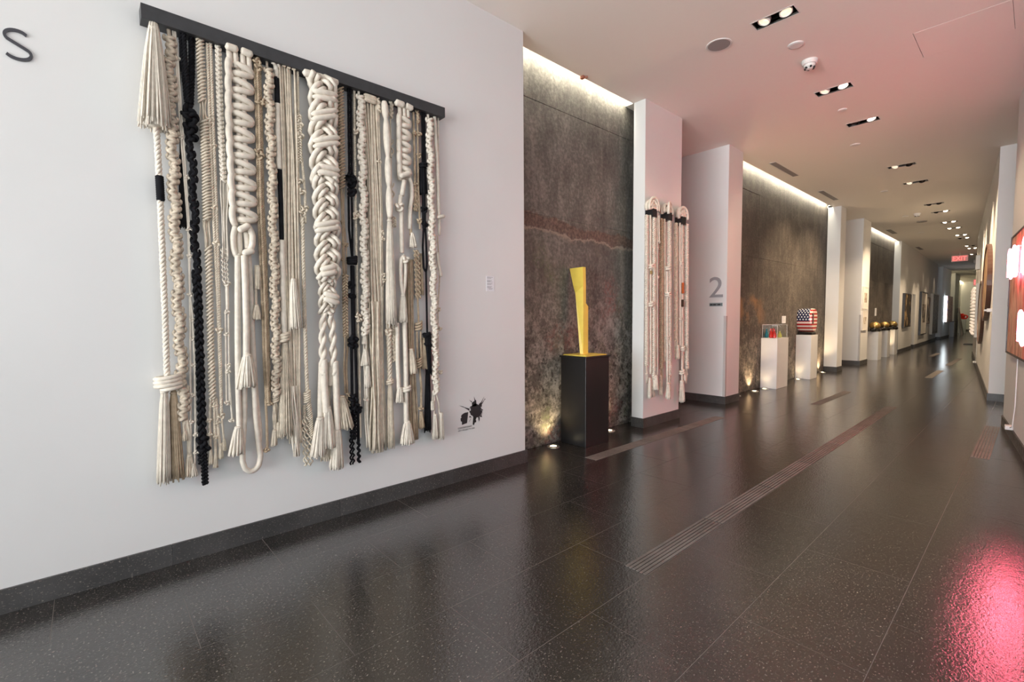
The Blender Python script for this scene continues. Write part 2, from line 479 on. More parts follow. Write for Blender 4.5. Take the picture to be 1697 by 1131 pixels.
# grooved bands set into some tile edges
def groove(x0, x1, y0, y1):
    m = MB(); n = 6; w = (x1 - x0) / n
    for i in range(n):
        m.box((x0 + (i + 0.16) * w, y0 + 0.004, -0.001), (x0 + (i + 0.84) * w, y1 - 0.004, 0.0028))
    m.build('grooved_band', 'granite_groove', fl)
for y0, y1 in ((2.34, 3.335), (3.34, 4.35), (4.355, 5.365), (5.37, 6.38), (6.385, 7.395), (7.40, 8.41), (8.415, 9.65)):
    groove(-1.605, -1.459, y0, y1)
for y0, y1 in ((3.87, 4.88), (4.885, 5.9), (5.905, 6.9)):
    groove(-3.165, -3.014, y0, y1)
groove(-0.42, -0.275, 6.83, 8.9)
for x, y0, y1 in ((-2.50, 8.97, 10.98), (-2.55, 22.0, 24.2), (-1.77, 18.6, 21.7), (-1.74, 14.6, 16.8)):
    groove(x, x + 0.14, y0, y1)

# ---- left side walls
def wall(name, poly, label, z0=0.0, z1=CEIL + 0.5, mat='wall_paint'):
    return struct(MB().prism(poly, z0, z1).build(name, mat), label, 'wall')
def base(name, runs, label):
    """runs of baseboard: ((x,y) start, (x,y) end, outward normal, piece length)"""
    root = thing(name, label, 'baseboard'); root['kind'] = 'structure'
    for (a, b, n, pl, ph) in runs:
        a = np.array(a, float); b = np.array(b, float); n = np.array(n, float)
        L = np.linalg.norm(b - a); t = (b - a) / L
        cuts = [0.0] + [c for c in np.arange(ph, L, pl) if 0.05 < c < L - 0.05] + [L]
        for s0, s1 in zip(cuts[:-1], cuts[1:]):
            c = a + t * (s0 + s1) / 2 + n * 0.0075
            MB().obox((c[0], c[1], BB / 2), ((t[0], t[1], 0), (n[0], n[1], 0), (0, 0, 1)), ((s1 - s0) / 2 - 0.0008, 0.0075, BB / 2)).build('baseboard_stone', 'granite_base', root)
    return root

wall('wall_left', [(WL, -6.2), (WL, 3.305), (-4.4, 3.305), (-4.4, -6.2)], 'white painted wall carrying the large macrame hanging')
base('baseboard_left', [((WL, -6.2), (WL, 3.33), (1, 0), 1.035, 0.329 + 6.2 - 6 * 1.035)], 'dark granite baseboard under the large macrame wall')
wall('wall_pillar_hangings', [(WL, 5.48), (WL, 6.415), (-6.2, 6.415), (-6.2, 6.0), (-3.66, 6.0), (-3.66, 5.48)], 'white pillar with three narrow macrame hangings')
base('baseboard_pillar_hangings', [((WL, 5.465), (WL, 6.43), (1, 0), 9, 9), ((-3.66, 5.48), (WL, 5.48), (0, -1), 9, 9), ((WL, 6.415), (-6.0, 6.415), (0, 1), 1.0, 0.9)], 'dark granite baseboard round the pillar with three hangings')
wall('wall_pillar_number', [(WL, 7.955), (WL, 8.50), (-6.2, 8.50), (-6.2, 7.955)], 'white pillar bearing the number two')
base('baseboard_pillar_number', [((WL, 7.94), (WL, 8.515), (1, 0), 9, 9), ((-6.0, 7.955), (WL + 0.015, 7.955), (0, -1), 0.72, 0.6)], 'dark granite baseboard round the pillar with number two')
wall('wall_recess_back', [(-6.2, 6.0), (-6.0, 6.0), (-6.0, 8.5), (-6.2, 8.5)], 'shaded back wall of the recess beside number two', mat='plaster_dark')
wall('wall_pillar_middle', [(WL, 14.58), (WL, 15.06), (-6.2, 15.06), (-6.2, 14.95), (-3.78, 14.95), (-3.78, 14.58)], 'slim white pillar after the flag sculpture')
base('baseboard_pillar_middle', [((WL, 14.565), (WL, 15.075), (1, 0), 9, 9), ((-3.78, 14.58), (WL, 14.58), (0, -1), 9, 9)], 'dark granite baseboard of the slim middle pillar')
wall('wall_pillar_frames', [(WL, 16.94), (WL, 17.85), (-6.2, 17.85), (-6.2, 16.94)], 'white pillar with two small framed pictures')
base('baseboard_pillar_frames', [((WL, 16.925), (WL, 17.865), (1, 0), 9, 9), ((-6.0, 16.94), (WL + 0.015, 16.94), (0, -1), 9, 9)], 'dark granite baseboard of the pillar with small frames')
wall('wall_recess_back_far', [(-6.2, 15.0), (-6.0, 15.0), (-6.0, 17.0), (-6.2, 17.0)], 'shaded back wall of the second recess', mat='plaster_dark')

# ---- raw concrete walls behind the niches, poured in lifts
def concrete_wall(name, ys, mat, label):
    root = thing(name, label, 'wall'); root['kind'] = 'structure'
    zs = (0.0, 2.645, 3.885, CEIL + 0.48)
    for i in range(3):
        for j in range(len(ys) - 1):
            off = random.uniform(0.0, 0.007)
            MB().box((-4.1, ys[j] + 0.001, zs[i] + 0.001), (-3.80 + off, ys[j + 1] - 0.001, zs[i + 1] - 0.001)).build('concrete_panel', mat, root, bevel=0.002)
    MB().box((-4.4, ys[0], 0), (-3.805, ys[-1], CEIL + 0.48)).build('joint_backing', mat, root)
    return root
concrete_wall('wall_concrete_near', (3.10, 5.98), 'concrete_near', 'raw stained concrete wall behind the yellow sculpture')
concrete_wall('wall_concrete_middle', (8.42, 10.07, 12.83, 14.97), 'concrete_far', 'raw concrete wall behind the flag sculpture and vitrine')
concrete_wall('wall_concrete_distant', (17.80, 20.6, 23.4), 'concrete_far', 'raw concrete wall behind the three gold domes')

# ---- far left walls
def lerp(a, b, t): return (a[0] + (b[0] - a[0]) * t, a[1] + (b[1] - a[1]) * t)
GA, GB = (-3.585, 23.3), (-3.905, 36.25)
def gal(y, off=0.0): 
    t = (y - GA[1]) / (GB[1] - GA[1]); return (GA[0] + (GB[0] - GA[0]) * t - off, y)
wall('wall_gallery_near', [gal(23.3), gal(26.75), gal(26.75, 0.5), gal(23.3, 0.5)], 'white gallery wall with the dark gold painting')
wall('wall_gallery_lintel', [gal(26.75), gal(27.65), gal(27.65, 0.3), gal(26.75, 0.3)], 'wall above the narrow gallery doorway', 2.38)
wall('wall_gallery_far', [gal(27.65), gal(36.25), gal(36.25, 0.5), gal(27.65, 0.5)], 'white gallery wall with three framed artworks')
struct(MB().box((-4.4, 26.7, 0), (-4.05, 27.7, 2.5)).build('door_1', 'wall_paint'), 'pale closed doorway set into the gallery wall', 'door')
base('baseboard_gallery', [(gal(23.3), gal(26.75), (1, 0), 9, 9), (gal(27.65), gal(36.25), (1, 0), 9, 9), (gal(27.64, 0.3), gal(27.64), (0, -1), 9, 9)], 'dark granite baseboard along the gallery wall')
wall('wall_far_pier', [(-3.84, 37.74), (-3.87, 42.06), (-4.9, 42.06), (-4.9, 37.74)], 'far white wall with the light edged artwork')
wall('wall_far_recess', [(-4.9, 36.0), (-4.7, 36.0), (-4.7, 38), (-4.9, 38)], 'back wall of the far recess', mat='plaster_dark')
base('baseboard_far', [((-3.84, 37.73), (-3.87, 42.06), (1, 0), 9, 9), ((-4.7, 37.74), (-3.825, 37.74), (0, -1), 9, 9), ((-4.7, 57.6), (0, 57.6), (0, -1), 9, 9)], 'dark baseboard at the distant end of the hall')
wall('wall_far_niche', [(-4.5, 42.0), (-4.5, 44.6), (-4.9, 44.6), (-4.9, 42.0)], 'brightly washed back wall of the far niche')
wall('wall_far_pier_second', [(-3.88, 44.6), (-3.9, 47.6), (-4.9, 47.6), (-4.9, 44.6)], 'narrow white wall behind the leaning boards')
wall('wall_far_alcove', [(-4.62, 47.5), (-4.62, 57.8), (-4.9, 57.8), (-4.9, 47.5)], 'washed alcove wall behind the red sculpture')
wall('wall_end', [(-5.0, 57.6), (3.0, 57.6), (3.0, 57.9), (-5.0, 57.9)], 'plain wall closing the far end of the hall')

# ---- right side walls
R1A, R1B = np.array((-0.263, 9.142)), np.array((-0.024, 6.988))      # far / near points of the neon wall face
r1t = unit(R1B - R1A); r1n = np.array((r1t[1], -r1t[0]))
if r1n[0] > 0: r1n = -r1n
R1C = R1A + r1t * 5.6                                                # where that wall stops beside the camera
wall('wall_right', [tuple(R1A), tuple(R1C), tuple(R1C - r1n * 0.3), tuple(R1A - r1n * 0.9)], 'pale wall carrying the neon painting')
base('baseboard_right', [(tuple(R1A - r1t * 0.015), tuple(R1C), tuple(r1n), 1.03, 0.6), (tuple(R1A - r1n * 0.5), tuple(R1A), tuple(-r1t), 9, 9)], 'dark granite baseboard under the neon painting')
R2A, R2B = np.array((-0.524, 11.526)), np.array((-1.548, 24.0))
r2t = unit(R2B - R2A); r2n = np.array((-abs(r2t[1]), r2t[0]))
r2n = unit(np.array((-r2t[1], r2t[0])));  r2n = r2n if r2n[0] < 0 else -r2n
wall('wall_right_discs', [tuple(R2A), tuple(R2B), (R2B[0] + 0.8, R2B[1]), (R2A[0] + 1.2, R2A[1] + 0.0)], 'white wall carrying two round paintings')
base('baseboard_right_discs', [(tuple(R2A), tuple(R2B), tuple(r2n), 9, 9), ((R2A[0] - 0.015, R2A[1]), (R2A[0] + 0.9, R2A[1]), (0, -1), 9, 9)], 'dark granite baseboard under the two round paintings')
wall('wall_right_recess', [(0.6, 8.0), (0.8, 8.0), (0.8, 12.0), (0.6, 12.0)], 'back wall of the recess past the neon painting')
wall('wall_right_far', [(-1.25, 24.0), (-3.2, 57.6), (-2.9, 57.6), (-0.9, 24.0)], 'right hand wall running to the far end')
wall('wall_right_return', [tuple(R1C - r1n * 0.05), (4.2, R1C[1]), (4.2, R1C[1] + 0.25), tuple(R1C - r1t * 0.25 - r1n * 0.1)], 'wall returning from the neon wall to the lobby glass')

# ---- lobby glass walls behind the camera
def window(name, x0, y0, x1, y1, n, label):
    root = thing(name, label, 'window'); root['kind'] = 'structure'
    a = np.array((x0, y0), float); b = np.array((x1, y1), float); t = unit(b - a); nn = np.array((-t[1], t[0])); L = np.linalg.norm(b - a)
    AX = ((t[0], t[1], 0), (nn[0], nn[1], 0), (0, 0, 1))
    for i in range(n + 1):
        c = a + t * L * i / n
        MB().obox((c[0], c[1], CEIL / 2), AX, (0.03, 0.06, CEIL / 2)).build('mullion', 'window_frame', root)
    for z in (0.05, 2.6, CEIL - 0.05):
        c = (a + b) / 2
        MB().obox((c[0], c[1], z), AX, (L / 2, 0.05, 0.04)).build('rail', 'window_frame', root)
    for i in range(n):
        c = a + t * L * (i + 0.5) / n
        MB().obox((c[0], c[1], CEIL / 2), AX, (L / n / 2 - 0.03, 0.006, CEIL / 2 - 0.05)).build('pane', 'acrylic', root)
window('window_1', WL, -6.1, 4.2, -6.1, 6, 'glass wall of the lobby behind the camera')
window('window_2', 4.2, -6.1, 4.2, float(R1C[1]), 7, 'glass wall of the lobby to the right of the camera')

# ---- ceiling with real openings for the fittings
FIX = [(-1.765, 4.95, 0.365, 0.155), (-1.805, 7.04, 0.375, 0.155), (-1.805, 8.52, 0.375, 0.155), (-1.82, 11.55, 0.40, 0.155), (-1.84, 13.2, 0.40, 0.155),
       (-1.875, 16.14, 0.38, 0.155), (-1.885, 17.5, 0.38, 0.155), (-1.915, 19.66, 0.38, 0.155), (-1.94, 21.14, 0.40, 0.155), (-1.93, 23.2, 0.38, 0.155),
       (-1.945, 24.2, 0.38, 0.155), (-1.975, 27.15, 0.38, 0.155), (-1.985, 28.25, 0.36, 0.155), (-2.10, 31.1, 0.36, 0.155)]
HOLES = [(x - w / 2, x + w / 2, y - h / 2, y + h / 2) for x, y, w, h in FIX]
PANEL = (-0.942, -0.252, 6.255, 6.92)
HOLES.append(PANEL)
EDGE = [(-6.3, 3.305, -4.4), (3.305, 5.48, -3.675), (5.48, 8.5, -6.2), (8.5, 14.58, -3.675), (14.58, 17.85, -6.2), (17.85, 23.3, -3.675), (23.3, 42.0, -5.0), (42.0, 44.6, -4.38), (44.6, 47.6, -5.0), (47.6, 60, -4.5)]
ys = sorted({e[0] for e in EDGE} | {60.0} | {h[2] for h in HOLES} | {h[3] for h in HOLES})
cm = MB()
for a, b_ in zip(ys[:-1], ys[1:]):
    mid = (a + b_) / 2
    xl = next(e[2] for e in EDGE if e[0] <= mid < e[1])
    hs = sorted([h for h in HOLES if h[2] < mid < h[3]])
    x = xl
    for h in hs:
        cm.box((x, a, CEIL), (h[0], b_, CEIL + 0.04)); x = h[1]
    cm.box((x, a, CEIL), (6.0, b_, CEIL + 0.04))
ceil_o = struct(cm.build('ceiling', 'ceiling_paint'), 'flat painted ceiling tinted pink by the neon', 'ceiling')
struct(MB().box((-8, -6.3, CEIL + 0.45), (6, 60, CEIL + 0.6)).build('ceiling_slab', 'plaster_dark'), 'structural slab above the ceiling', 'ceiling')
# light cove above each concrete niche: lip + LED strip hidden behind the ceiling edge
def cove(y0, y1, x_edge, mat, label):
    root = thing('cove_light', label, 'light', (x_edge, (y0 + y1) / 2, CEIL), 'hidden light strips above the niches')
    MB().box((x_edge - 0.0, y0, CEIL + 0.04), (x_edge + 0.02, y1, CEIL + 0.45)).build('upstand', 'fixture_white', root)
    MB().box((x_edge - 0.025, y0 + 0.02, CEIL + 0.06), (x_edge - 0.003, y1 - 0.02, CEIL + 0.085)).build('led_strip', mat, root)
cove(3.31, 5.9, -3.675, 'cove_led', 'glowing light slot above the concrete behind the yellow sculpture')
cove(8.5, 14.9, -3.675, 'cove_led', 'glowing light slot above the concrete behind the flag sculpture')
cove(17.86, 23.3, -3.675, 'cove_led', 'glowing light slot above the concrete behind the gold domes')
cove(42.05, 44.58, -4.38, 'cove_led_far', 'glowing light slot above the far narrow niche')
cove(47.65, 57.5, -4.5, 'cove_led_far', 'glowing light slot above the red sculpture alcove')

# ================================================================== CEILING FITTINGS
WARM = (1.0, 0.75, 0.49)
ORD = ['nearest the camera', 'second from the camera', 'third from the camera', 'fourth from the camera', 'fifth from the camera', 'sixth from the camera', 'seventh from the camera',
       'eighth from the camera', 'ninth from the camera', 'tenth from the camera', 'eleventh from the camera', 'twelfth from the camera', 'thirteenth from the camera', 'farthest from the camera']
LIT = ['11', '11', '01', '10', '10', '00', '01', '11', '11', '11', '01', '10', '11', '10']      # which lamps show their face
def downlight(i):
    x, y, w, h = FIX[i]
    root = thing('twin_downlight', 'black twin recessed downlight, ' + ORD[i] + ' along the ceiling', 'ceiling light', (x, y, CEIL), 'twin downlights in a row along the ceiling')
    t = 0.012
    m = MB()
    for lo, hi in (((x - w / 2 - t, y - h / 2 - t), (x + w / 2 + t, y - h / 2)), ((x - w / 2 - t, y + h / 2), (x + w / 2 + t, y + h / 2 + t)),
                   ((x - w / 2 - t, y - h / 2), (x - w / 2, y + h / 2)), ((x + w / 2, y - h / 2), (x + w / 2 + t, y + h / 2))):
        m.box((*lo, CEIL - 0.002), (*hi, CEIL + 0.01))
    m.build('trim', 'fixture_white', root)
    m = MB(); zt = CEIL + 0.16
    m.box((x - w / 2, y - h / 2, zt), (x + w / 2, y + h / 2, zt + 0.006))
    m.box((x - w / 2 - 0.004, y - h / 2, CEIL + 0.011), (x - w / 2, y + h / 2, zt)); m.box((x + w / 2, y - h / 2, CEIL + 0.011), (x + w / 2 + 0.004, y + h / 2, zt))
    m.box((x - w / 2, y - h / 2 - 0.004, CEIL + 0.011), (x + w / 2, y - h / 2, zt)); m.box((x - w / 2, y + h / 2, CEIL + 0.011), (x + w / 2, y + h / 2 + 0.004, zt))
    m.build('housing', 'black_velvet', root)
    for s, sx in enumerate((-1, 1)):
        c = np.array((x + sx * w * 0.26, y + (0.0 if i < 3 else 0.02), CEIL + (0.02 if i < 3 else 0.012)))
        tilt = (0.22 * sx, -0.25 if i < 3 else -0.55, -1.0)
        n = unit(tilt); e1 = unit(np.cross((0, 1, 0), n)); e2 = np.cross(n, e1)
        lit = LIT[i][s] == '1'
        hot = (i in (1, 2) and s == 1) or i > 4
        r = 0.056
        MB().lathe([(r * 0.98, -0.03), (r, 0.0), (r, 0.012), (r * 0.88, 0.014), (r * 0.86, 0.004), (r * 0.80, -0.008)], c, 20, (e1, e2, n)).build('lamp_ring', 'fixture_white' if lit else 'black_paint', root, smooth=True)
        lf = MB().lathe([(r * 0.84, 0.006), (r * 0.6, -0.004), (r * 0.25, -0.014), (r * 0.18, 0.002), (r * 0.02, 0.004)], c, 20, (e1, e2, n)).build('lamp_face', ('lamp_glow_hot' if hot else 'lamp_glow') if lit else 'lamp_unlit', root, smooth=True)
    for sx in (-1, 1):                       # the gimbals are turned out towards the two walls
        wx_ = (-3.5 - x) if sx < 0 else (-0.3 - 0.075 * max(0, y - 7) - x)
        L = spot_light('downlight_beam', (x, y, CEIL), (wx_, 0.0, (1.7 if i < 5 else 1.0) - CEIL), (40 if sx < 0 else 90) if i < 3 else (360 if i < 7 else 200), WARM, 80 if i < 7 else 55, 0.9, 0.05)
        L.parent = root; L.location = (sx * w * 0.26, 0, -0.02)
for i in range(len(FIX)): downlight(i)

def disc(name, x, y, prof, mat, label, cat, group=None):
    root = thing(name, label, cat, (x, y, CEIL), group)
    return root
def cover(x, y, r, label):
    o = MB().lathe([(r * 0.02, -0.014), (r * 0.75, -0.014), (r * 0.97, -0.008), (r, 0.0), (r, 0.004)], (x, y, CEIL), 28).build('sprinkler_cover', 'fixture_white', None, smooth=False, origin=(x, y, CEIL))
    tag(o, label, 'ceiling disc', 'flat round covers on the ceiling')
cover(-1.782, 5.587, 0.075, 'flat round cover between the speaker grille and smoke detector')
cover(-1.892, 7.806, 0.055, 'flat round cover between the second and third downlights')
cover(-2.12, 9.55, 0.072, 'flat round cover past the third downlight')
cover(-2.44, 13.613, 0.07, 'flat round cover left of the fifth downlight')
cover(-2.64, 17.52, 0.075, 'flat round cover left of the seventh downlight')
cover(-2.77, 21.43, 0.08, 'flat round cover left of the ninth downlight')
o = MB().lathe([(0.12, -0.02), (0.125, 0.0), (0.125, 0.004)], (-2.45, 18.873, CEIL), 28).build('ceiling_speaker', 'grille', None, origin=(-2.45, 18.873, CEIL))
tag(o, 'distant round grille on the ceiling left of the eighth downlight', 'speaker')
sp = thing('ceiling_speaker', 'round grey speaker grille flush with the near ceiling', 'speaker', (-2.313, 4.99, CEIL))
MB().lathe([(0.108, -0.006), (0.122, -0.006), (0.126, 0.0), (0.126, 0.004), (0.108, 0.004)], (-2.313, 4.99, CEIL), 36, caps=False).build('rim', 'fixture_white', sp)
MB().lathe([(0.001, -0.0045), (0.107, -0.0045), (0.107, 0.003)], (-2.313, 4.99, CEIL), 36).build('mesh_grille', 'grille', sp)
def smoke(x, y, s, label):
    r = thing('smoke_detector', label, 'smoke detector', (x, y, CEIL), 'smoke detectors on the ceiling')
    MB().lathe([(0.058 * s, -0.035 * s), (0.066 * s, -0.02 * s), (0.07 * s, 0.0)], (x, y, CEIL), 24).build('base', 'fixture_white', r)
    b = MB().lathe([(0.030 * s, -0.07 * s), (0.046 * s, -0.058 * s), (0.050 * s, -0.036 * s)], (x, y, CEIL), 24).build('body', 'fixture_white', r)
    for k in range(6):
        a = k * math.pi / 3
        MB().obox((x + 0.038 * s * math.cos(a), y + 0.038 * s * math.sin(a), CEIL - 0.066 * s), ((math.cos(a), math.sin(a), 0), (-math.sin(a), math.cos(a), 0), (0, 0, 1)), (0.008 * s, 0.008 * s, 0.007 * s)).build('vent_slot', 'black_paint', b)
    MB().lathe([(0.012 * s, -0.078 * s), (0.026 * s, -0.076 * s), (0.028 * s, -0.07 * s)], (x, y, CEIL), 16).build('cap', 'fixture_white', r)
smoke(-1.787, 6.053, 1.15, 'white smoke detector near the first downlight')
smoke(-2.351, 17.313, 1.2, 'small distant smoke detector left of the downlights')
# access panel
pr = thing('access_panel', 'flush rectangular access panel in the pink ceiling', 'access panel', ((PANEL[0] + PANEL[1]) / 2, (PANEL[2] + PANEL[3]) / 2, CEIL))
MB().box((PANEL[0] + 0.006, PANEL[2] + 0.006, CEIL - 0.001), (PANEL[1] - 0.003, PANEL[3] - 0.003, CEIL + 0.02)).build('panel_door', 'ceiling_paint', pr)
MB().box((PANEL[0] - 0.02, PANEL[2] - 0.02, CEIL + 0.042), (PANEL[1] + 0.02, PANEL[3] + 0.02, CEIL + 0.05)).build('backing', 'black_velvet', pr)
# linear vents
def vent(x0, x1, y0, y1, label):
    r = thing('linear_vent', label, 'air vent', ((x0 + x1) / 2, (y0 + y1) / 2, CEIL), 'linear air vents along the left of the ceiling')
    m = MB()
    for lo, hi in (((x0, y0), (x1, y0 + 0.012)), ((x0, y1 - 0.012), (x1, y1)), ((x0, y0), (x0 + 0.012, y1)), ((x1 - 0.012, y0), (x1, y1))):
        m.box((*lo, CEIL - 0.006), (*hi, CEIL - 0.0002))
    m.build('frame', 'fixture_white', r)
    MB().box((x0 + 0.01, y0 + 0.01, CEIL - 0.0015), (x1 - 0.01, y1 - 0.01, CEIL - 0.0003)).build('duct', 'black_paint', r)
    n = 4; w = (x1 - x0 - 0.024) / n
    for k in range(n):
        xm = x0 + 0.012 + (k + 0.5) * w
        MB().obox((xm, (y0 + y1) / 2, CEIL - 0.004), ((math.cos(0.5), 0, math.sin(0.5)), (0, 1, 0), (-math.sin(0.5), 0, math.cos(0.5))), (w * 0.33, (y1 - y0) / 2 - 0.013, 0.0008)).build('slat', 'grille', r)
vent(-3.43, -3.30, 9.48, 10.76, 'linear air vent beside the nearest part of the long niche')
vent(-3.46, -3.33, 12.46, 13.73, 'linear air vent beside the far part of the long niche')
vent(-3.50, -3.34, 19.8, 21.01, 'linear air vent above the gold domes')
vent(-3.55, -3.40, 25.87, 27.1, 'small linear air vent above the gallery wall')
# copper stub poking through the cove
c = at_z(966, 126, CEIL)
cp = thing('pipe_stub', 'small rusty pipe clamp at the lit ceiling edge', 'pipe', (c[0], c[1], CEIL))
MB().box((c[0] - 0.03, c[1] - 0.02, CEIL - 0.03), (c[0] + 0.02, c[1] + 0.02, CEIL + 0.0)).build('clamp', 'copper', cp, bevel=0.004)
MB().tube([(c[0] - 0.0, c[1] + 0.01, CEIL - 0.018), (c[0] + 0.045, c[1] + 0.035, CEIL - 0.015)], 0.012, 8).build('pipe_end', 'copper', cp)

# exit signs hanging from the ceiling
def text_mesh(s, height, extrude=0.002):
    cu = bpy.data.curves.new('lettering', 'FONT'); cu.body = s; cu.size = 1.0; cu.extrude = 0.0; cu.align_x = 'CENTER'; cu.align_y = 'CENTER'
    cu.resolution_u = 4
    ob = bpy.data.objects.new('lettering', cu); COL.objects.link(ob)
    dg = bpy.context.evaluated_depsgraph_get(); dg.update()
    me = bpy.data.meshes.new_from_object(ob.evaluated_get(dg))
    V = np.array([v.co[:] for v in me.vertices]); F = [tuple(p.vertices) for p in me.polygons]
    bpy.data.objects.remove(ob); bpy.data.curves.remove(cu); bpy.data.meshes.remove(me)
    lo, hi = V.min(0), V.max(0)
    V = (V - (lo + hi) / 2) * (height / (hi[1] - lo[1]))
    return V, F
def put_text(s, height, c, right, up, nrm, name, mat, parent=None, width=None, extrude=0.003):
    V, F = text_mesh(s, height)
    kx = 1.0 if width is None else width / (V[:, 0].max() - V[:, 0].min())
    P = np.array(c) + V[:, :1] * kx * np.array(right) + V[:, 1:2] * np.array(up)
    m = MB(); n = len(P); nv = np.array(nrm, float) * extrude
    m.add(P + nv, F); m.add(P, [tuple(reversed(f)) for f in F])
    ed = {}
    for f in F:
        for a, b in zip(f, f[1:] + f[:1]): ed[(a, b)] = ed.get((a, b), 0) + 1
    m.f.extend([(a, n + a, n + b, b) for a, b in ed if (b, a) not in ed])
    return m.build(name, mat, parent)
def exit_sign(c, w, h, label, rod_top):
    r = thing('exit_sign', label, 'exit sign', (c[0], c[1], c[2]), 'red exit signs')
    MB().box((c[0] - w / 2, c[1] - 0.02, c[2] - h / 2), (c[0] + w / 2, c[1] + 0.02, c[2] + h / 2)).build('panel', 'exit_panel', r, bevel=0.005)
    put_text('EXIT', h * 0.68, (c[0], c[1] - 0.021, c[2]), (1, 0, 0), (0, 0, 1), (0, -1, 0), 'lettering', 'exit_red', r, width=w * 0.82)
    MB().tube([(c[0], c[1], c[2] + h / 2), (c[0], c[1], rod_top)], 0.012, 8).build('rod', 'fixture_white', r)
e = at_y(1590.5, 428.5, 30.0)
exit_sign(e, 0.56, 0.27, 'red lit exit sign hanging in the middle distance', CEIL)
e = at_y(1621.3, 468, 40.0)
exit_sign(e, 0.42, 0.36, 'second exit sign half hidden by the right wall', CEIL)

# ================================================================== LETTERING AND PRINT ON WALLS
# letter S, a thin cut-out letter of which only the last stroke set is in view
cS = at_x(29, 75, WL); hS = 0.148; wS = 0.098
sp_ = []
for a in np.linspace(math.radians(25), math.radians(270), 16): sp_.append((0.36 * math.cos(a) * 1.0, 0.25 + 0.22 * math.sin(a)))
lowr = [(0.42 * math.cos(a), -0.235 + 0.265 * math.sin(a)) for a in np.linspace(math.radians(90), math.radians(-160), 18)]
stroke = [(0.40 * math.cos(math.radians(38)), 0.27 + 0.20 * math.sin(math.radians(38)))] + [(0.40 * math.cos(a), 0.265 + 0.215 * math.sin(a)) for a in np.linspace(math.radians(60), math.radians(215), 14)] \
    + [(-0.20, 0.09), (0.0, 0.015), (0.20, -0.06)] + [(0.435 * math.cos(a), -0.255 + 0.225 * math.sin(a)) for a in np.linspace(math.radians(35), math.radians(-148), 16)]
stroke = np.array(stroke)
T = np.gradient(stroke, axis=0); T /= np.linalg.norm(T, axis=1)[:, None]; Nn = np.stack([-T[:, 1], T[:, 0]], 1)
m = MB(); hw = 0.054
Lf = stroke + Nn * hw; Rt = stroke - Nn * hw
def w3(q, dx): return np.array((WL + dx, cS[1] + q[0] * wS / 0.9, cS[2] + q[1] * hS / 1.02))
V = [w3(q, 0.001) for q in Lf] + [w3(q, 0.001) for q in Rt] + [w3(q, 0.007) for q in Lf] + [w3(q, 0.007) for q in Rt]
n = len(stroke); Fq = []
for i in range(n - 1):
    Fq += [(2 * n + i, 3 * n + i, 3 * n + i + 1, 2 * n + i + 1), (i, 2 * n + i, 2 * n + i + 1, i + 1), (n + i, n + i + 1, 3 * n + i + 1, 3 * n + i), (i, i + 1, n + i + 1, n + i)]
Fq += [(0, n, 3 * n, 2 * n), (n - 1, 3 * n - 1, 4 * n - 1, 2 * n - 1)]
tag(m.add(V, Fq).build('wall_letter', 'letter_grey'), 'thin dark letter S on the white wall left of the macrame', 'letter')

# caption card beside the macrame: small print as flat bars
def card(x, y0, y1, z0, z1, lines, label):
    r = thing('caption_card', label, 'caption card', (x, (y0 + y1) / 2, z0))
    MB().box((x, y0, z0), (x + 0.003, y1, z1)).build('card', 'paper', r)
    for k, (a, b_, f) in enumerate(lines):
        zz = z1 - (z1 - z0) * f
        MB().box((x + 0.0031, y0 + (y1 - y0) * a, zz - 0.0018), (x + 0.0036, y0 + (y1 - y0) * b_, zz + 0.0018)).build('print_line', 'number_grey', r)
card(WL, 2.812, 2.908, 1.742, 1.885, [(0.08, 0.8, 0.08), (0.08, 0.62, 0.14), (0.08, 0.7, 0.28), (0.08, 0.5, 0.34), (0.08, 0.78, 0.39), (0.08, 0.75, 0.50), (0.08, 0.6, 0.55), (0.08, 0.7, 0.68), (0.08, 0.6, 0.74), (0.18, 0.8, 0.80), (0.3, 0.72, 0.86)], 'small printed caption card on the wall right of the macrame')
card(-3.793, 11.46, 11.70, 1.315, 1.478, [(0.1, 0.8, 0.15), (0.1, 0.6, 0.3), (0.1, 0.75, 0.5), (0.1, 0.7, 0.65)], 'small caption card on concrete above the vitrine')
card(-3.793, 20.35, 20.60, 1.45, 1.72, [(0.1, 0.8, 0.2), (0.1, 0.7, 0.5)], 'tiny caption card on concrete above the gold domes')

# ink splat logo with two lines of lettering
o0 = at_x(780, 686, WL)
sr = thing('ink_splat_logo', 'black ink splat logo with lettering low on the white wall', 'logo', (WL, o0[1], o0[2] - 0.2))
def wpx(x, y):                               # point of the 70x90 px detail (880 px wide) on the wall
    return at_x(750 + x / 12.57, 640 + y / 12.57, WL)
def flat(poly, name):
    P = [wpx(*q) + np.array((0.0006, 0, 0)) for q in poly]
    bm = bmesh.new(); vs = [bm.verts.new(tuple(q - np.array((0, 0, 0)))) for q in P]
    f = bm.faces.new(vs); bmesh.ops.triangulate(bm, faces=[f])
    ex = bmesh.ops.extrude_face_region(bm, geom=list(bm.faces))
    for v in [g for g in ex['geom'] if isinstance(g, bmesh.types.BMVert)]: v.co.x += 0.0008
    bmesh.ops.recalc_face_normals(bm, faces=list(bm.faces))
    me = bpy.data.meshes.new(name); bm.to_mesh(me); bm.free()
    ob = link(name, me, 'ink', sr); ob.location = -world_of(sr)
core = [(485 + (122 + 10 * math.sin(a_ * 5) + 8 * math.sin(a_ * 11) + 6 * math.sin(a_ * 17)) * math.cos(a_), 520 + (150 + 10 * math.sin(a_ * 7 + 1) + 8 * math.sin(a_ * 13)) * math.sin(a_)) for a_ in np.linspace(0, 2 * math.pi, 60, endpoint=False)]
flat(core, 'splat')
flat([(405, 430), (400, 350), (455, 312), (470, 290), (490, 300), (500, 420)], 'splat')
flat([(560, 420), (545, 378), (585, 345), (612, 352), (605, 440)], 'splat')
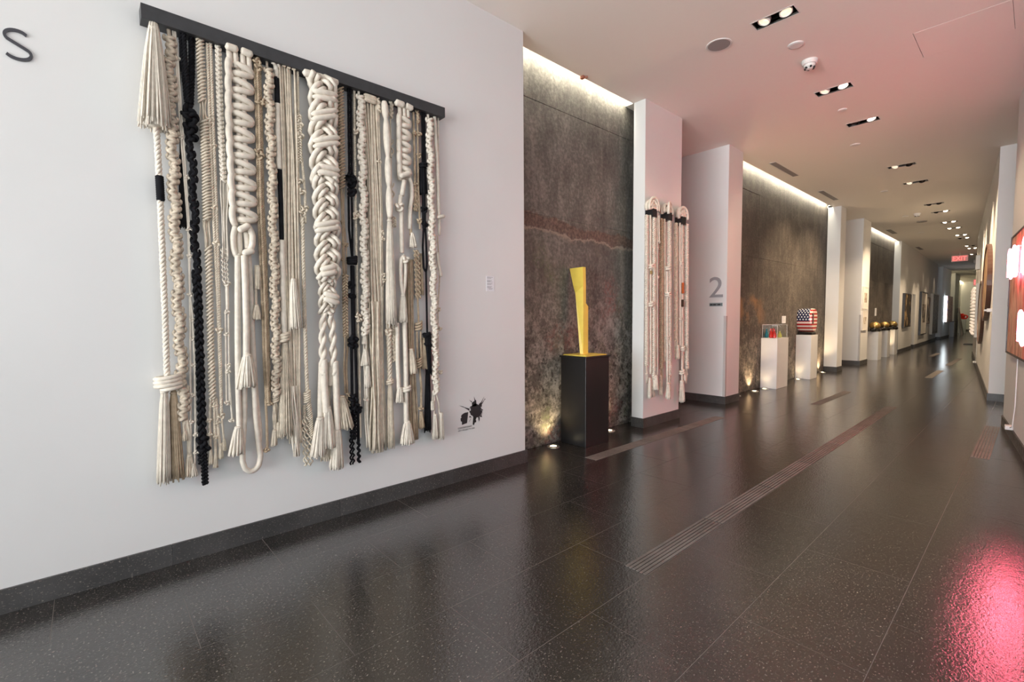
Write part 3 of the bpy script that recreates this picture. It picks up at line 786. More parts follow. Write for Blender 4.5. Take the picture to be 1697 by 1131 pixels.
flat([(430, 650), (500, 650), (480, 690), (456, 760), (442, 822), (418, 800), (440, 755), (432, 700)], 'splat')
for base_a, base_b, tip in (((395, 345), (405, 325), (345, 290)), ((455, 310), (474, 300), (445, 218)), ((585, 352), (606, 345), (658, 221)), ((600, 365), (618, 372), (672, 272)), ((345, 472), (352, 522), (215, 434)), ((235, 452), (225, 430), (130, 405)), ((595, 470), (600, 520), (640, 505)),
                            ((600, 590), (590, 620), (630, 560)), ((350, 480), (400, 420), (365, 432)), ((560, 640), (600, 600), (615, 650)), ((360, 620), (400, 660), (340, 655))):
    flat([base_a, base_b, tip], 'spike')
flat([(662, 268), (676, 264), (680, 282), (668, 292)], 'drip')
flat([(325, 545), (250, 560), (195, 595), (170, 640), (190, 650), (165, 680), (170, 740), (190, 745), (205, 775), (195, 815), (240, 795), (300, 775), (312, 650)], 'splat')
flat([(470, 705), (490, 715), (492, 745), (475, 765), (460, 755)], 'drip')
flat([(535, 660), (565, 640), (560, 740), (545, 700), (540, 760)], 'drip')
flat([(385, 680), (345, 750), (341, 748), (378, 680)], 'drip')
a, b_ = wpx(115, 880), wpx(400, 840)
ctr = (a + b_) / 2; rt = np.array((0, 1.0, 0))
put_text('CONTEMPORARY', 0.0165, (WL + 0.0005, (wpx(115, 880)[1] + wpx(405, 850)[1]) / 2, wpx(260, 862)[2]), rt, (0, 0, 1), (1, 0, 0), 'lettering', 'ink', sr, width=abs(wpx(405, 850)[1] - wpx(115, 880)[1]), extrude=0.0008)
put_text('ART PROJECTS USA', 0.0165, (WL + 0.0005, (wpx(115, 930)[1] + wpx(462, 890)[1]) / 2, wpx(290, 912)[2]), rt, (0, 0, 1), (1, 0, 0), 'lettering', 'ink', sr, width=abs(wpx(462, 890)[1] - wpx(115, 930)[1]), extrude=0.0008)

# number 2 and plaque on the side of the second pillar
yN = 7.955
o = put_text('2', 0.345, (-3.662, yN - 0.0, 1.978), (1, 0, 0), (0, 0, 1), (0, -1, 0), 'wall_number', 'number_grey', None, width=0.232, extrude=0.012)
tag(o, 'large grey number two on the white pillar side', 'number')
pq = thing('door_plaque', 'small grey green plaque under the large number two', 'plaque', (-3.661, yN, 1.65))
MB().box((-3.772, yN - 0.008, 1.655), (-3.550, yN, 1.713)).build('plate', 'plaque', pq)
for k, (a, b_) in enumerate(((0.04, 0.26), (0.29, 0.52), (0.56, 0.60), (0.63, 0.86), (0.92, 0.95))):
    MB().box((-3.772 + 0.222 * a, yN - 0.0095, 1.672), (-3.772 + 0.222 * b_, yN - 0.0081, 1.694)).build('print_mark', 'ink', pq)
# clear corner guards
def guard(x, y, label):
    m = MB()
    m.box((x - 0.04, y - 0.0025, BB + 0.002), (x + 0.0025, y - 0.0003, 1.49)); m.box((x + 0.0003, y - 0.0025, BB + 0.002), (x + 0.0025, y + 0.04, 1.49))
    o = m.build('corner_guard', 'acrylic_edge', None, origin=(x, y, BB)); tag(o, label, 'corner guard', 'clear corner guards')
guard(WL, 7.955, 'clear corner guard on the pillar with the number two')
guard(WL, 16.94, 'clear corner guard on the pillar with two small frames')

# ================================================================== SCULPTURES AND PEDESTALS
def pedestal(x0, x1, y0, y1, h, mat, label, lip=0.0, group='white display pedestals'):
    r = thing('display_pedestal', label, 'pedestal', ((x0 + x1) / 2, (y0 + y1) / 2, 0), group)
    MB().box((x0, y0, 0), (x1, y1, h - 0.02)).build('body', mat, r, bevel=0.004)
    MB().box((x0 - lip, y0 - lip, h - 0.02), (x1 + lip, y1 + lip, h)).build('top', mat, r, bevel=0.003)
    return r
pedestal(-3.765, -3.39, 4.165, 4.60, 1.04, 'black_paint', 'tall black pedestal under the yellow sculpture', 0.012, None)
ys_ = thing('yellow_sculpture', 'tall angular yellow steel blade sculpture on the black pedestal', 'sculpture', (-3.58, 4.38, 1.04))
MB().prism([(-3.75, 4.19), (-3.41, 4.19), (-3.41, 4.575), (-3.75, 4.575)], 1.041, 1.052).build('base_plate', 'yellow_paint', ys_)
yb = 4.33
def SB(u, v, y=yb): return at_y(u, v, y)
bl = MB()
# blade: wide flat head, folded shaft that narrows to the foot
P0, P1 = SB(944.0, 445.5), SB(966.0, 442.5)
P2, P3 = SB(950.0, 474), SB(966.5, 474)
P4, P5 = SB(951.5, 486), SB(966.5, 486)
P6, P7 = SB(960.0, 591), SB(966.5, 592)
P6[2] = P7[2] = 1.053
fold = 0.022
def fr_(P, d): return P + np.array((0, d, 0))
mid4 = P4 * 0.72 + P5 * 0.28; mid6 = P6 * 0.5 + P7 * 0.5
front = [P0, P1, P3, P2, fr_(P4, 0.02), fr_(mid4, -fold), P5, fr_(P6, 0.012), fr_(mid6, -fold), P7]
back = [q + np.array((0, 0.05, 0)) for q in front]
faces = [(0, 1, 2, 3), (3, 2, 6, 5, 4), (4, 5, 8, 7), (5, 6, 9, 8)]
nv = len(front)
faces2 = faces + [tuple(nv + i for i in reversed(f)) for f in faces]
rim = [0, 3, 4, 7, 8, 9, 6, 2, 1]
faces2 += [(rim[i], nv + rim[i], nv + rim[(i + 1) % 9], rim[(i + 1) % 9]) for i in range(9)]
bl.add(front + back, faces2).build('blade', 'yellow_paint', ys_)
xf = float(P7[0])
zt = float(at_y(967, 499, yb)[2]); q2 = at_x(973, 508, xf); 
MB().slab([(xf - 0.028, yb + 0.02, 1.052), (xf - 0.028, float(q2[1]) + 0.02, 1.052), (xf - 0.028, float(q2[1]) + 0.02, float(q2[2])), (xf - 0.028, yb + 0.02, zt)], (0.028, 0, 0)).build('fin', 'yellow_paint', ys_)

pedestal(-3.79, -3.48, 10.30, 10.93, 1.03, 'white_paint', 'white pedestal carrying the clear display case', 0.0)
pedestal(-3.79, -3.475, 12.40, 12.89, 1.03, 'white_paint', 'white pedestal carrying the flag painted sculpture', 0.0)
# vitrine
vx0, vx1, vy0, vy1, vz0, vz1 = -3.775, -3.495, 10.325, 10.88, 1.03, 1.30
vt = thing('display_case', 'clear acrylic display case on the first white pedestal', 'display case', ((vx0 + vx1) / 2, (vy0 + vy1) / 2, vz0))
th = 0.005
for lo, hi in (((vx0, vy0, vz0), (vx1, vy0 + th, vz1)), ((vx0, vy1 - th, vz0), (vx1, vy1, vz1)), ((vx0, vy0 + th, vz0), (vx0 + th, vy1 - th, vz1)), ((vx1 - th, vy0 + th, vz0), (vx1, vy1 - th, vz1)), ((vx0, vy0, vz1), (vx1, vy1, vz1 + th))):
    MB().box(lo, hi).build('pane', 'acrylic', vt)
em = 0.004
for (x, y) in ((vx0, vy0), (vx1, vy0), (vx0, vy1), (vx1, vy1)):
    MB().box((x - em, y - em, vz0), (x + em, y + em, vz1 + th)).build('edge', 'acrylic_edge', vt)
for lo, hi in (((vx0, vy0 - em), (vx1, vy0 + em)), ((vx0, vy1 - em), (vx1, vy1 + em)), ((vx0 - em, vy0), (vx0 + em, vy1)), ((vx1 - em, vy0), (vx1 + em, vy1))):
    MB().box((*lo, vz1 - 0.002), (*hi, vz1 + th + 0.002)).build('edge', 'acrylic_edge', vt)
def gourd(x, y, h, r, mat, label, facets=14):
    z = 1.031
    g_ = thing('bottle_sculpture', label, 'figurine', (x, y, z), 'small glossy sculptures in the display case')
    prof = [(r * 0.55, 0.0), (r * 0.95, h * 0.08), (r, h * 0.25), (r * 0.86, h * 0.45), (r * 0.55, h * 0.68), (r * 0.36, h * 0.80), (r * 0.34, h * 0.90)]
    MB().lathe(prof, (x, y, z), facets).build('body', mat, g_, smooth=facets > 10)
    MB().lathe([(r * 0.34, h * 0.90), (r * 0.48, h * 0.95), (r * 0.46, h), (r * 0.2, h)], (x, y, z), facets).build('lip', mat, g_, smooth=facets > 10)
gx = lambda u, y: float(at_y(u, 555, y)[0])
gourd(gx(1270.5, 10.44), 10.44, 0.185, 0.034, 'teal_gloss', 'teal glossy bottle shaped sculpture in the display case')
gourd(gx(1277.5, 10.40), 10.40, 0.19, 0.036, 'red_gloss', 'red glossy sculpture next to the teal one', 8)
gourd(gx(1283.5, 10.42), 10.42, 0.175, 0.034, 'red_gloss', 'red glossy sculpture at the middle corner of the display case', 7)
gourd(gx(1282, 10.55), 10.53, 0.195, 0.036, 'red_gloss', 'red glossy sculpture standing behind the other two red ones', 8)
gourd(gx(1292.0, 10.72), 10.72, 0.13, 0.045, 'lime_gloss', 'yellow green glossy pear shaped sculpture in the display case')

# flag-painted rounded sculpture
m, nt, b = nmat('flag_paint')
tc = nt.nodes.new('ShaderNodeTexCoord'); sx = nt.nodes.new('ShaderNodeSeparateXYZ'); nt.links.new(tc.outputs['Object'], sx.inputs[0])
Zc, Xc, Yc = sx.outputs['Z'], sx.outputs['X'], sx.outputs['Y']
stripe = math_(nt, 'FRACT', math_(nt, 'MULTIPLY', Zc, 1 / 0.082), None)
smask = math_(nt, 'GREATER_THAN', stripe, 0.52)
colr = mixc(nt, smask, (0.42, 0.02, 0.02), (0.80, 0.68, 0.60))
top = math_(nt, 'MULTIPLY', math_(nt, 'GREATER_THAN', Zc, 0.262), math_(nt, 'LESS_THAN', Xc, 0.095))
vo = nt.nodes.new('ShaderNodeCombineXYZ')
arc = math_(nt, 'ADD', math_(nt, 'MULTIPLY', Zc, 1 / 0.058), math_(nt, 'MULTIPLY', Yc, 1 / 0.075))
ai = math_(nt, 'FLOOR', arc, None)
au = math_(nt, 'ADD', math_(nt, 'MULTIPLY', Xc, 1 / 0.062), math_(nt, 'MULTIPLY', ai, 0.5))
du = math_(nt, 'ABSOLUTE', math_(nt, 'SUBTRACT', math_(nt, 'FRACT', au, None), 0.5), None)
dv = math_(nt, 'ABSOLUTE', math_(nt, 'SUBTRACT', math_(nt, 'FRACT', arc, None), 0.5), None)
star = math_(nt, 'LESS_THAN', math_(nt, 'ADD', math_(nt, 'MULTIPLY', du, 1.2), dv), 0.37)
canton = mixc(nt, star, (0.012, 0.018, 0.06), (0.80, 0.78, 0.78))
colr = mixc(nt, top, colr, canton)
nt.links.new(colr, b.inputs['Base Color']); b.inputs['Roughness'].default_value = 0.22
fx, fy, fz = -3.632, 12.645, 1.03
fg = thing('flag_sculpture', 'rounded sculpture painted with stars and red white stripes', 'sculpture', (fx, fy, fz))
MB().box((fx - 0.15, fy - 0.15, fz + 0.001), (fx + 0.14, fy + 0.15, fz + 0.062)).build('plinth', 'black_gloss', fg, bevel=0.004)
# barrel-vaulted body: side outline swept across its width with rounded rims
outl = []
for a in np.linspace(-90, 270, 41)[:-1]:
    ca, sa = math.cos(math.radians(a)), math.sin(math.radians(a))
    yy_ = 0.205 * np.sign(ca) * abs(ca) ** 0.75; zz_ = 0.285 * np.sign(sa) * abs(sa) ** 0.62
    if sa < 0: yy_ *= 1 - 0.22 * abs(sa) ** 2
    outl.append((yy_, 0.285 + zz_ * 0.96))
k = len(outl); V = []; secs = [(-0.185, 0.90), (-0.165, 0.97), (-0.12, 1.0), (0.0, 1.0), (0.10, 1.0), (0.135, 0.97), (0.15, 0.93)]
for xo, s_ in secs:
    for yy_, zz_ in outl: V.append((xo, yy_ * s_, 0.285 + (zz_ - 0.285) * s_))
Fq = [(i * k + j, (i + 1) * k + j, (i + 1) * k + (j + 1) % k, i * k + (j + 1) % k) for i in range(len(secs) - 1) for j in range(k)]
Fq += [tuple(range(k)), tuple((len(secs) - 1) * k + j for j in reversed(range(k)))]
bo = MB().add(V, Fq).build('body', 'flag_paint', fg, smooth=False); bo.location = (0, 0, 0.06)
bpoly = bo.data.polygons
bpoly.foreach_set('use_smooth', [len(p.vertices) == 4 for p in bpoly])
vo_ = MB().box((0.125, -0.185, 0.20), (0.16, -0.10, 0.44)).build('dark_slot', 'black_gloss', fg, bevel=0.01); vo_.location = (0, 0, 0.06)

# three pedestals with gold domes
for i, (x0, x1, y0, y1, h, mt, lab) in enumerate(((-3.77, -3.45, 19.15, 19.68, 0.93, 'gold', 'nearest'), (-3.77, -3.48, 20.75, 21.2, 0.93, 'gold', 'middle'), (-3.77, -3.50, 22.15, 22.6, 0.93, 'gold_dark', 'farthest'))):
    pedestal(x0, x1, y0, y1, h, 'white_paint', 'white pedestal under the %s gold dome' % lab)
    cx_, cy_ = (x0 + x1) / 2, (y0 + y1) / 2
    d_ = thing('dome_sculpture', 'gold dome on a rumpled black base, %s of three' % lab, 'sculpture', (cx_, cy_, h), 'gold dome sculptures')
    V = []; nn = 26
    for ring, (rr, zz_) in enumerate(((0.04, 0.001), (0.20, 0.001), (0.26, 0.05), (0.24, 0.10), (0.15, 0.13), (0.03, 0.14))):
        for j in range(nn):
            a = 2 * math.pi * j / nn
            rj = rr * (1 + 0.16 * math.sin(3 * a + i) + 0.12 * math.sin(7 * a + ring))
            V.append((cx_ + 0.02 + rj * 0.55 * math.cos(a), cy_ + rj * 1.25 * math.sin(a), h + max(0.001, zz_ * (1 + 0.25 * math.sin(5 * a + 2 * ring)))))
    Fq = [(r_ * nn + j, r_ * nn + (j + 1) % nn, (r_ + 1) * nn + (j + 1) % nn, (r_ + 1) * nn + j) for r_ in range(5) for j in range(nn)]
    Fq += [tuple(reversed(range(nn))), tuple(5 * nn + j for j in range(nn))]
    MB().add(V, Fq).build('rumpled_base', 'black_gloss', d_, smooth=True)
    R = 0.155 if i != 1 else 0.14
    MB().lathe([(R * math.cos(t), 0.8 * R * math.sin(t)) for t in np.linspace(-0.9, 1.555, 14)], (cx_ + 0.01, cy_, h + 0.20), 28).build('dome', mt, d_, smooth=True)

# floor uplights
def uplight(x, y, tilt, power, label):
    r = thing('floor_uplight', label, 'floor light', (x, y, 0), 'round uplights set in the floor along the concrete')
    MB().lathe([(0.038, 0.006), (0.042, 0.010), (0.068, 0.009), (0.075, 0.001), (0.075, 0.0005)], (x, y, 0.0), 28, caps=False).build('ring', 'steel', r, smooth=True)
    MB().lathe([(0.037, 0.002), (0.037, 0.0065), (0.001, 0.0068)], (x, y, 0.0), 24).build('lens', 'uplight_glow', r)
    L = spot_light('uplight_beam', (x, y, 0.03), tilt, power, (1.0, 0.72, 0.42), 100, 1.0, 0.03)
    L.parent = r; L.location = (0, 0, 0.03)
uplight(-3.683, 3.943, (-0.14, -0.02, 1), 25, 'round floor uplight left of the black pedestal')
uplight(-3.70, 5.03, (-0.08, 0.0, 1), 8, 'round floor uplight right of the black pedestal')
uplight(-3.70, 8.95, (-0.16, 0.0, 1), 60, 'round floor uplight beside the pillar with number two')
uplight(-3.69, 9.75, (-0.16, 0.0, 1), 48, 'round floor uplight just left of the first white pedestal')
uplight(-3.66, 10.18, (-0.10, 0.06, 1), 3, 'round floor uplight in front of the first white pedestal')
uplight(-3.69, 12.28, (-0.10, 0.05, 1), 4, 'round floor uplight in front of the flag pedestal')
uplight(-3.70, 14.2, (-0.16, 0.0, 1), 55, 'round floor uplight before the slim middle pillar')
uplight(-3.70, 21.85, (-0.16, 0.02, 1), 55, 'round floor uplight between the gold dome pedestals')

# ================================================================== PICTURES
def picture(c, right, nrm, w, h, depth, frame, art, label, name='framed_picture', border=0.03, mat_w=0.0, group=None):
    c = np.array(c, float); right = unit(right); nrm = unit(nrm); up = np.array((0, 0, 1.0))
    r = thing(name, label, 'picture', c - up * h / 2, group)
    AX = (right, nrm, up)
    mf = MB()
    for o_, hf in (((0, 0, h / 2 - border / 2), (w / 2, border / 2)), ((0, 0, -h / 2 + border / 2), (w / 2, border / 2))):
        mf.obox(c + up * o_[2] + nrm * depth / 2, AX, (hf[0], depth / 2, hf[1]))
    for s in (-1, 1):
        mf.obox(c + right * s * (w / 2 - border / 2) + nrm * depth / 2, AX, (border / 2, depth / 2, h / 2 - border))
    mf.build('frame', frame, r)
    MB().obox(c + nrm * depth * 0.4, AX, (w / 2 - border, depth * 0.4, h / 2 - border)).build('canvas', 'white_frame' if mat_w else art, r)
    if mat_w:
        MB().obox(c + nrm * (depth * 0.8 + 0.002), AX, (w / 2 - border - mat_w, 0.002, h / 2 - border - mat_w * 1.2)).build('print', art, r)
    return r
# two small frames on the fourth pillar
picture((WL, 17.3, 2.0), (0, 1, 0), (1, 0, 0), 0.62, 0.66, 0.04, 'white_frame', 'paint_small', 'upper small white framed picture on the pillar', border=0.03, mat_w=0.13, group='small framed pictures on the pillar')
picture((WL, 17.3, 1.32), (0, 1, 0), (1, 0, 0), 0.62, 0.58, 0.04, 'white_frame', 'paint_small', 'lower small white framed picture on the pillar', border=0.03, mat_w=0.13, group='small framed pictures on the pillar')
gt = unit(np.array((GB[0] - GA[0], GB[1] - GA[1], 0))); gn = np.array((gt[1], -gt[0], 0))
def gp(y0, y1, z0, z1, depth, frame, art, label, border, mat_w=0.0):
    a = gal((y0 + y1) / 2)
    picture((a[0], a[1], (z0 + z1) / 2), gt, gn, y1 - y0, z1 - z0, depth, frame, art, label, border=border, mat_w=mat_w)
gp(24.0, 25.75, 0.98, 2.33, 0.08, 'black_frame', 'paint_gold_dark', 'dark painting with gold marks on the gallery wall', 0.03)
gp(28.9, 31.1, 0.52, 2.55, 0.09, 'black_frame', 'paint_mono', 'large white picture with black brush marks, black framed', 0.04, 0.45)
gp(31.35, 32.6, 1.0, 2.35, 0.06, 'wood_frame', 'paint_mono', 'smaller brown picture with dark shape beside the white one', 0.05)
gp(33.2, 36.1, 0.42, 2.58, 0.12, 'white_frame', 'paint_grey', 'large grey textured artwork with pale edge on the gallery wall', 0.03)
# artwork with a lit edge and confetti face
lr = thing('light_edge_artwork', 'colourful dotted artwork with a glowing white light edge', 'artwork', (-3.85, 40.3, 1.0))
MB().box((-3.835, 39.3, 1.0), (-3.72, 41.8, 2.6)).build('panel', 'paint_confetti', lr)
MB().box((-3.835, 38.9, 1.02), (-3.75, 39.28, 2.6)).build('light_bar', 'led_white', lr)
dp = thing('dark_plinth', 'slim dark plinth standing under the dotted artwork', 'plinth', (-3.72, 42.2, 0))
MB().box((-3.83, 41.9, 0), (-3.62, 42.5, 0.98)).build('body', 'grey_plastic', dp, bevel=0.01)
MB().box((-3.85, 41.88, 0.98), (-3.60, 42.52, 1.02)).build('top', 'black_frame', dp)
for i, (y, h, t, mt) in enumerate(((45.2, 1.55, 0.16, 'white_frame'), (46.2, 1.95, 0.22, 'pink_print'), (47.0, 1.2, 0.2, 'grey_plastic'))):
    m = MB().slab([(-3.60 + 0.0, y, 0.0), (-3.60, y + 0.75, 0.0), (-3.60 - t, y + 0.75, h), (-3.60 - t, y, h)], (0.03, 0, 0.004))
    tag(m.build('leaning_board', mt), ('pale board leaning against the far left wall', 'tall pinkish board leaning against the far left wall', 'short grey board leaning nearest the red sculpture')[i], 'board', 'boards leaning on the far wall')
pedestal(-4.2, -3.75, 50.7, 51.5, 1.06, 'white_paint', 'distant white pedestal under the red sculpture')
rs = thing('red_sculpture', 'small red tangled sculpture on the far white pedestal', 'sculpture', (-3.97, 51.1, 1.061))
for k in range(5):
    a0 = k * 1.26; P = []
    for t in np.linspace(0, 2 * math.pi, 22, endpoint=False):
        P.append((-3.97 + 0.10 * math.cos(a0) + 0.20 * math.cos(t) * math.cos(a0), 51.1 + 0.15 * math.sin(a0) + 0.20 * math.cos(t) * math.sin(a0), 1.061 + 0.20 + 0.14 * math.sin(t) + 0.02 * k))
    MB().tube(P, 0.055, 8, closed=True).build('loop', 'red_gloss', rs, smooth=True)
q = at_z(1611, 571, 0)
fw = MB().slab([(q[0] - 0.28, q[1] - 0.5, 0.002), (q[0] + 0.3, q[1] - 0.5, 0.002), (q[0] + 0.3, q[1] + 0.5, 0.002), (q[0] - 0.28, q[1] + 0.1, 0.002)], (0, 0, 0.03)).build('floor_mat', 'black_frame')
tag(fw, 'black mat on the floor by the distant right wall', 'mat')

# round paintings on the right wall
def round_painting(y0, y1, z0, z1, art, label, depth=0.07):
    t0 = (y0 - R2A[1]) / r2t[1]; t1 = (y1 - R2A[1]) / r2t[1]
    c = np.array((*(R2A + r2t * (t0 + t1) / 2), (z0 + z1) / 2)); a = (t1 - t0) / 2; h = (z1 - z0) / 2
    T3 = np.array((*r2t, 0)); N3 = np.array((*r2n, 0)); Z3 = np.array((0, 0, 1.0)); k = 48
    r = thing('round_painting', label, 'painting', c - Z3 * h, 'round paintings on the right wall')
    def ring(f, d): return [c + T3 * a * f * math.cos(2 * math.pi * j / k) + Z3 * h * f * math.sin(2 * math.pi * j / k) + N3 * d for j in range(k)]
    V = ring(1, 0.001) + ring(1, depth) + ring(0.93, depth) + ring(0.93, depth * 0.7)
    MB().add(V, [(i * k + j, i * k + (j + 1) % k, (i + 1) * k + (j + 1) % k, (i + 1) * k + j) for i in range(3) for j in range(k)]).build('rim', 'wood_frame', r, smooth=False)
    V = ring(0.935, 0.005) + ring(0.935, depth * 0.75)
    MB().add(V, [tuple(range(k, 2 * k)), tuple(reversed(range(k)))] + [(j, (j + 1) % k, k + (j + 1) % k, k + j) for j in range(k)]).build('canvas', art, r)
round_painting(12.0, 14.35, 1.36, 2.85, 'paint_disc_gold', 'large round painting of gold brown, nearer the camera')
round_painting(14.6, 17.3, 0.78, 2.28, 'paint_disc_grey', 'round dark rimmed painting hung lower and farther away', 0.06)
def r2(y, z, off=0.0):
    t = (y - R2A[1]) / r2t[1]; q = R2A + r2t * t + r2n * off; return np.array((q[0], q[1], z))
AX2 = (np.array((*r2t, 0)), np.array((*r2n, 0)), np.array((0, 0, 1.0)))
sb = thing('signal_box', 'small white alarm box high on the right wall', 'alarm box', r2(18.9, 2.75))
MB().obox(r2(18.9, 2.95, 0.065), AX2, (0.18, 0.05, 0.2)).build('box', 'white_paint', sb, bevel=0.01)
MB().obox(r2(18.9, 2.98, 0.135), AX2, (0.06, 0.02, 0.05)).build('lens', 'grille', sb)
ab = thing('bulb_panel', 'tall white panel studded with small warm lights', 'artwork', r2(21.5, 0.8))
MB().obox(r2(21.5, 1.6, 0.03), AX2, (1.9, 0.03, 0.8)).build('panel', 'white_paint', ab)
for i in range(5):
    for j in range(14):
        MB().lathe([(0.03, 0.0), (0.04, 0.03), (0.025, 0.06), (0.004, 0.07)], r2(19.9 + i * 0.8, 0.9 + j * 0.105, 0.06), 8, (AX2[0], AX2[2], AX2[1])).build('bulb', 'bulb_warm', ab)
sk = thing('wall_bracket', 'small white bracket beside the large round painting', 'bracket', r2(11.75, 1.54))
MB().obox(r2(11.75, 1.56, 0.03), AX2, (0.05, 0.03, 0.03)).build('plate', 'white_paint', sk, bevel=0.004)
MB().obox(r2(11.75, 1.56, 0.075), AX2, (0.02, 0.02, 0.015)).build('stub', 'white_paint', sk)
def cable(pts, label, outlet_at):
    r = thing('power_cable', label, 'cable', pts[-1], 'white power cables by the right baseboard')
    P = np.array(pts); tt = np.linspace(0, len(P) - 1, 40); Q = np.stack([np.interp(tt, range(len(P)), P[:, i]) for i in range(3)], 1)
    MB().tube(Q, 0.006, 6).build('cord', 'cable_white', r, smooth=True)
    MB().obox(outlet_at, AX2, (0.05, 0.035, 0.025)).build('plug', 'cable_white', r, bevel=0.006)
def r1(s, z, off=0.0):
    q = R1A + r1t * s + r1n * off; return np.array((q[0], q[1], z))
cable([r2(17.9, 1.4, 0.03), r2(17.9, 0.35, 0.03), r2(18.1, 0.16, 0.05), r2(18.6, 0.14, 0.05), r2(19.2, 0.12, 0.05)], 'white cable hanging under the far panel of lights', r2(18.3, 0.16, 0.05))
cable([r1(1.35, 1.0, 0.02), r1(1.34, 0.45, 0.02), r1(1.30, 0.20, 0.03), r1(1.05, 0.145, 0.03)], 'white cable dropping from the neon painting to the baseboard', r1(1.05, 0.15, 0.035))

# neon painting
pc = r1(1.75, 1.73); T1 = np.array((*r1t, 0)); N1 = np.array((*r1n, 0)); Z1 = np.array((0, 0, 1.0))
picture(pc, T1, N1, 2.65, 1.45, 0.045, 'black_frame', 'paint_neon', 'abstract red and cream painting behind pink neon tubes', 'neon_painting', 0.02)
nz = thing('neon_sign', 'glowing pink neon tubes mounted in front of the abstract painting', 'neon sign', r1(1.9, 1.2, 0.07))
def serp(s0, s1, z0, z1, off, n, r, mat):
    P = []
    for i in range(n):
        s = s0 + (s1 - s0) * i / (n - 1)
        zz = (z0, z1) if i % 2 == 0 else (z1, z0)
        for f in (0, 0.5, 1.0):
            P.append(r1(s, zz[0] + (zz[1] - zz[0]) * f, off))
        if i < n - 1:
            P.append(r1(s + (s1 - s0) / (n - 1) / 2, zz[1] + (0.03 if zz[1] > zz[0] else -0.03), off))
    P = np.array(P); tt = np.linspace(0, len(P) - 1, len(P) * 4); Q = np.stack([np.interp(tt, range(len(P)), P[:, i]) for i in range(3)], 1)
    o = MB().tube(Q, r, 8).build('glass_tube', mat, nz, smooth=True)
    for e_ in (Q[0], Q[-1]):
        MB().tube([e_, e_ - N1 * (off - 0.046)], 0.008, 8).build('standoff', 'cable_white', nz)
serp(0.98, 1.75, 1.93, 2.22, 0.10, 5, 0.011, 'neon_core')
serp(2.15, 2.95, 1.22, 1.50, 0.10, 5, 0.011, 'neon_core')
serp(1.80, 2.10, 1.93, 2.15, 0.07, 4, 0.006, 'neon_thin')
serp(2.2, 2.95, 1.93, 2.22, 0.10, 5, 0.011, 'neon_core')
cl = tag(MB().obox(r1(0.35, 1.64, 0.02), (T1, N1, Z1), (0.03, 0.02, 0.05)).build('wall_clip', 'grey_plastic', None), 'small grey clip on the wall left of the neon painting', 'clip')

# spots added without fittings, for the downlights' wash on the gallery pictures
for (x, y, tx, ty, tz, pw) in ((-3.1, 24.9, -3.62, 24.9, 2.2, 12), (-3.2, 30.0, -3.75, 30.0, 2.5, 16), (-3.2, 32.0, -3.8, 32.0, 2.4, 10), (-3.2, 34.6, -3.87, 34.6, 2.6, 22), (-3.1, 17.35, -3.49, 17.35, 2.0, 6)):
    spot_light('added_picture_spot', (x, y, CEIL - 0.02), (tx - x, ty - y, tz - CEIL), pw, WARM, 42, 0.6, 0.02)

# ================================================================== MACRAME
XM = -3.425                                  # plane the cords hang in, just off the wall
LATY, DEP = np.array((0, 1.0, 0)), np.array((1.0, 0, 0))
def hang(pts, n, dx=0.0, plane=XM):
    """photo points down a cord -> evenly sampled centre line in the hanging plane"""
    P = np.array([at_x(u, v, plane) for u, v in pts]); P[:, 0] += dx
    if len(P) == 1: return P
    d = np.r_[0, np.cumsum(np.linalg.norm(np.diff(P, axis=0), axis=1))]
    t = np.linspace(0, d[-1], max(2, n))
    return np.stack([np.interp(t, d, P[:, i]) for i in range(3)], 1)
def length(pts, plane=XM):
    P = np.array([at_x(u, v, plane) for u, v in pts]); return float(np.linalg.norm(np.diff(P, axis=0), axis=1).sum())
def pxm(pts, plane=XM):
    u, v = pts[len(pts) // 2]; return px(at_x(u, v, plane))
def frame(C):
    T = np.gradient(C, axis=0); T /= np.linalg.norm(T, axis=1)[:, None]
    L = LATY - (T @ LATY)[:, None] * T; L /= np.linalg.norm(L, axis=1)[:, None]
    return T, L
# --- cord constructions; widths are given as photo pixels
def straight(m, pts, w, dx=0.0, k=8, plane=XM):
    s = pxm(pts, plane); n = max(4, int(length(pts, plane) / 0.03))
    m.tube(hang(pts, n, dx, plane), w * s / 2, k)
def wrapped(m, pts, w, dx=0.0, pitch=0.012, plane=XM):
    s = pxm(pts, plane); L = length(pts, plane); n = max(8, int(L / pitch * 2))
    C = hang(pts, n, dx, plane); r = np.full(n, w * s / 2); r[::2] *= 0.93
    r[0] *= 0.7; r[-1] *= 0.7
    m.tube(C, r, 10)
def rope(m, pts, w, dx=0.0, strands=3, tw=1.5, plane=XM):
    s = pxm(pts, plane); R = w * s / 2; L = length(pts, plane); pitch = tw * 2 * R * 1.6
    n = max(8, int(L / pitch * 8)); C = hang(pts, n, dx, plane); T, Lx = frame(C); D = np.cross(T, Lx)
    a = np.linspace(0, L / pitch * 2 * math.pi, n)
    for k in range(strands):
        th = a + 2 * math.pi * k / strands
        m.tube(C + R * 0.5 * (np.cos(th)[:, None] * Lx + np.sin(th)[:, None] * D), R * 0.56, 6)
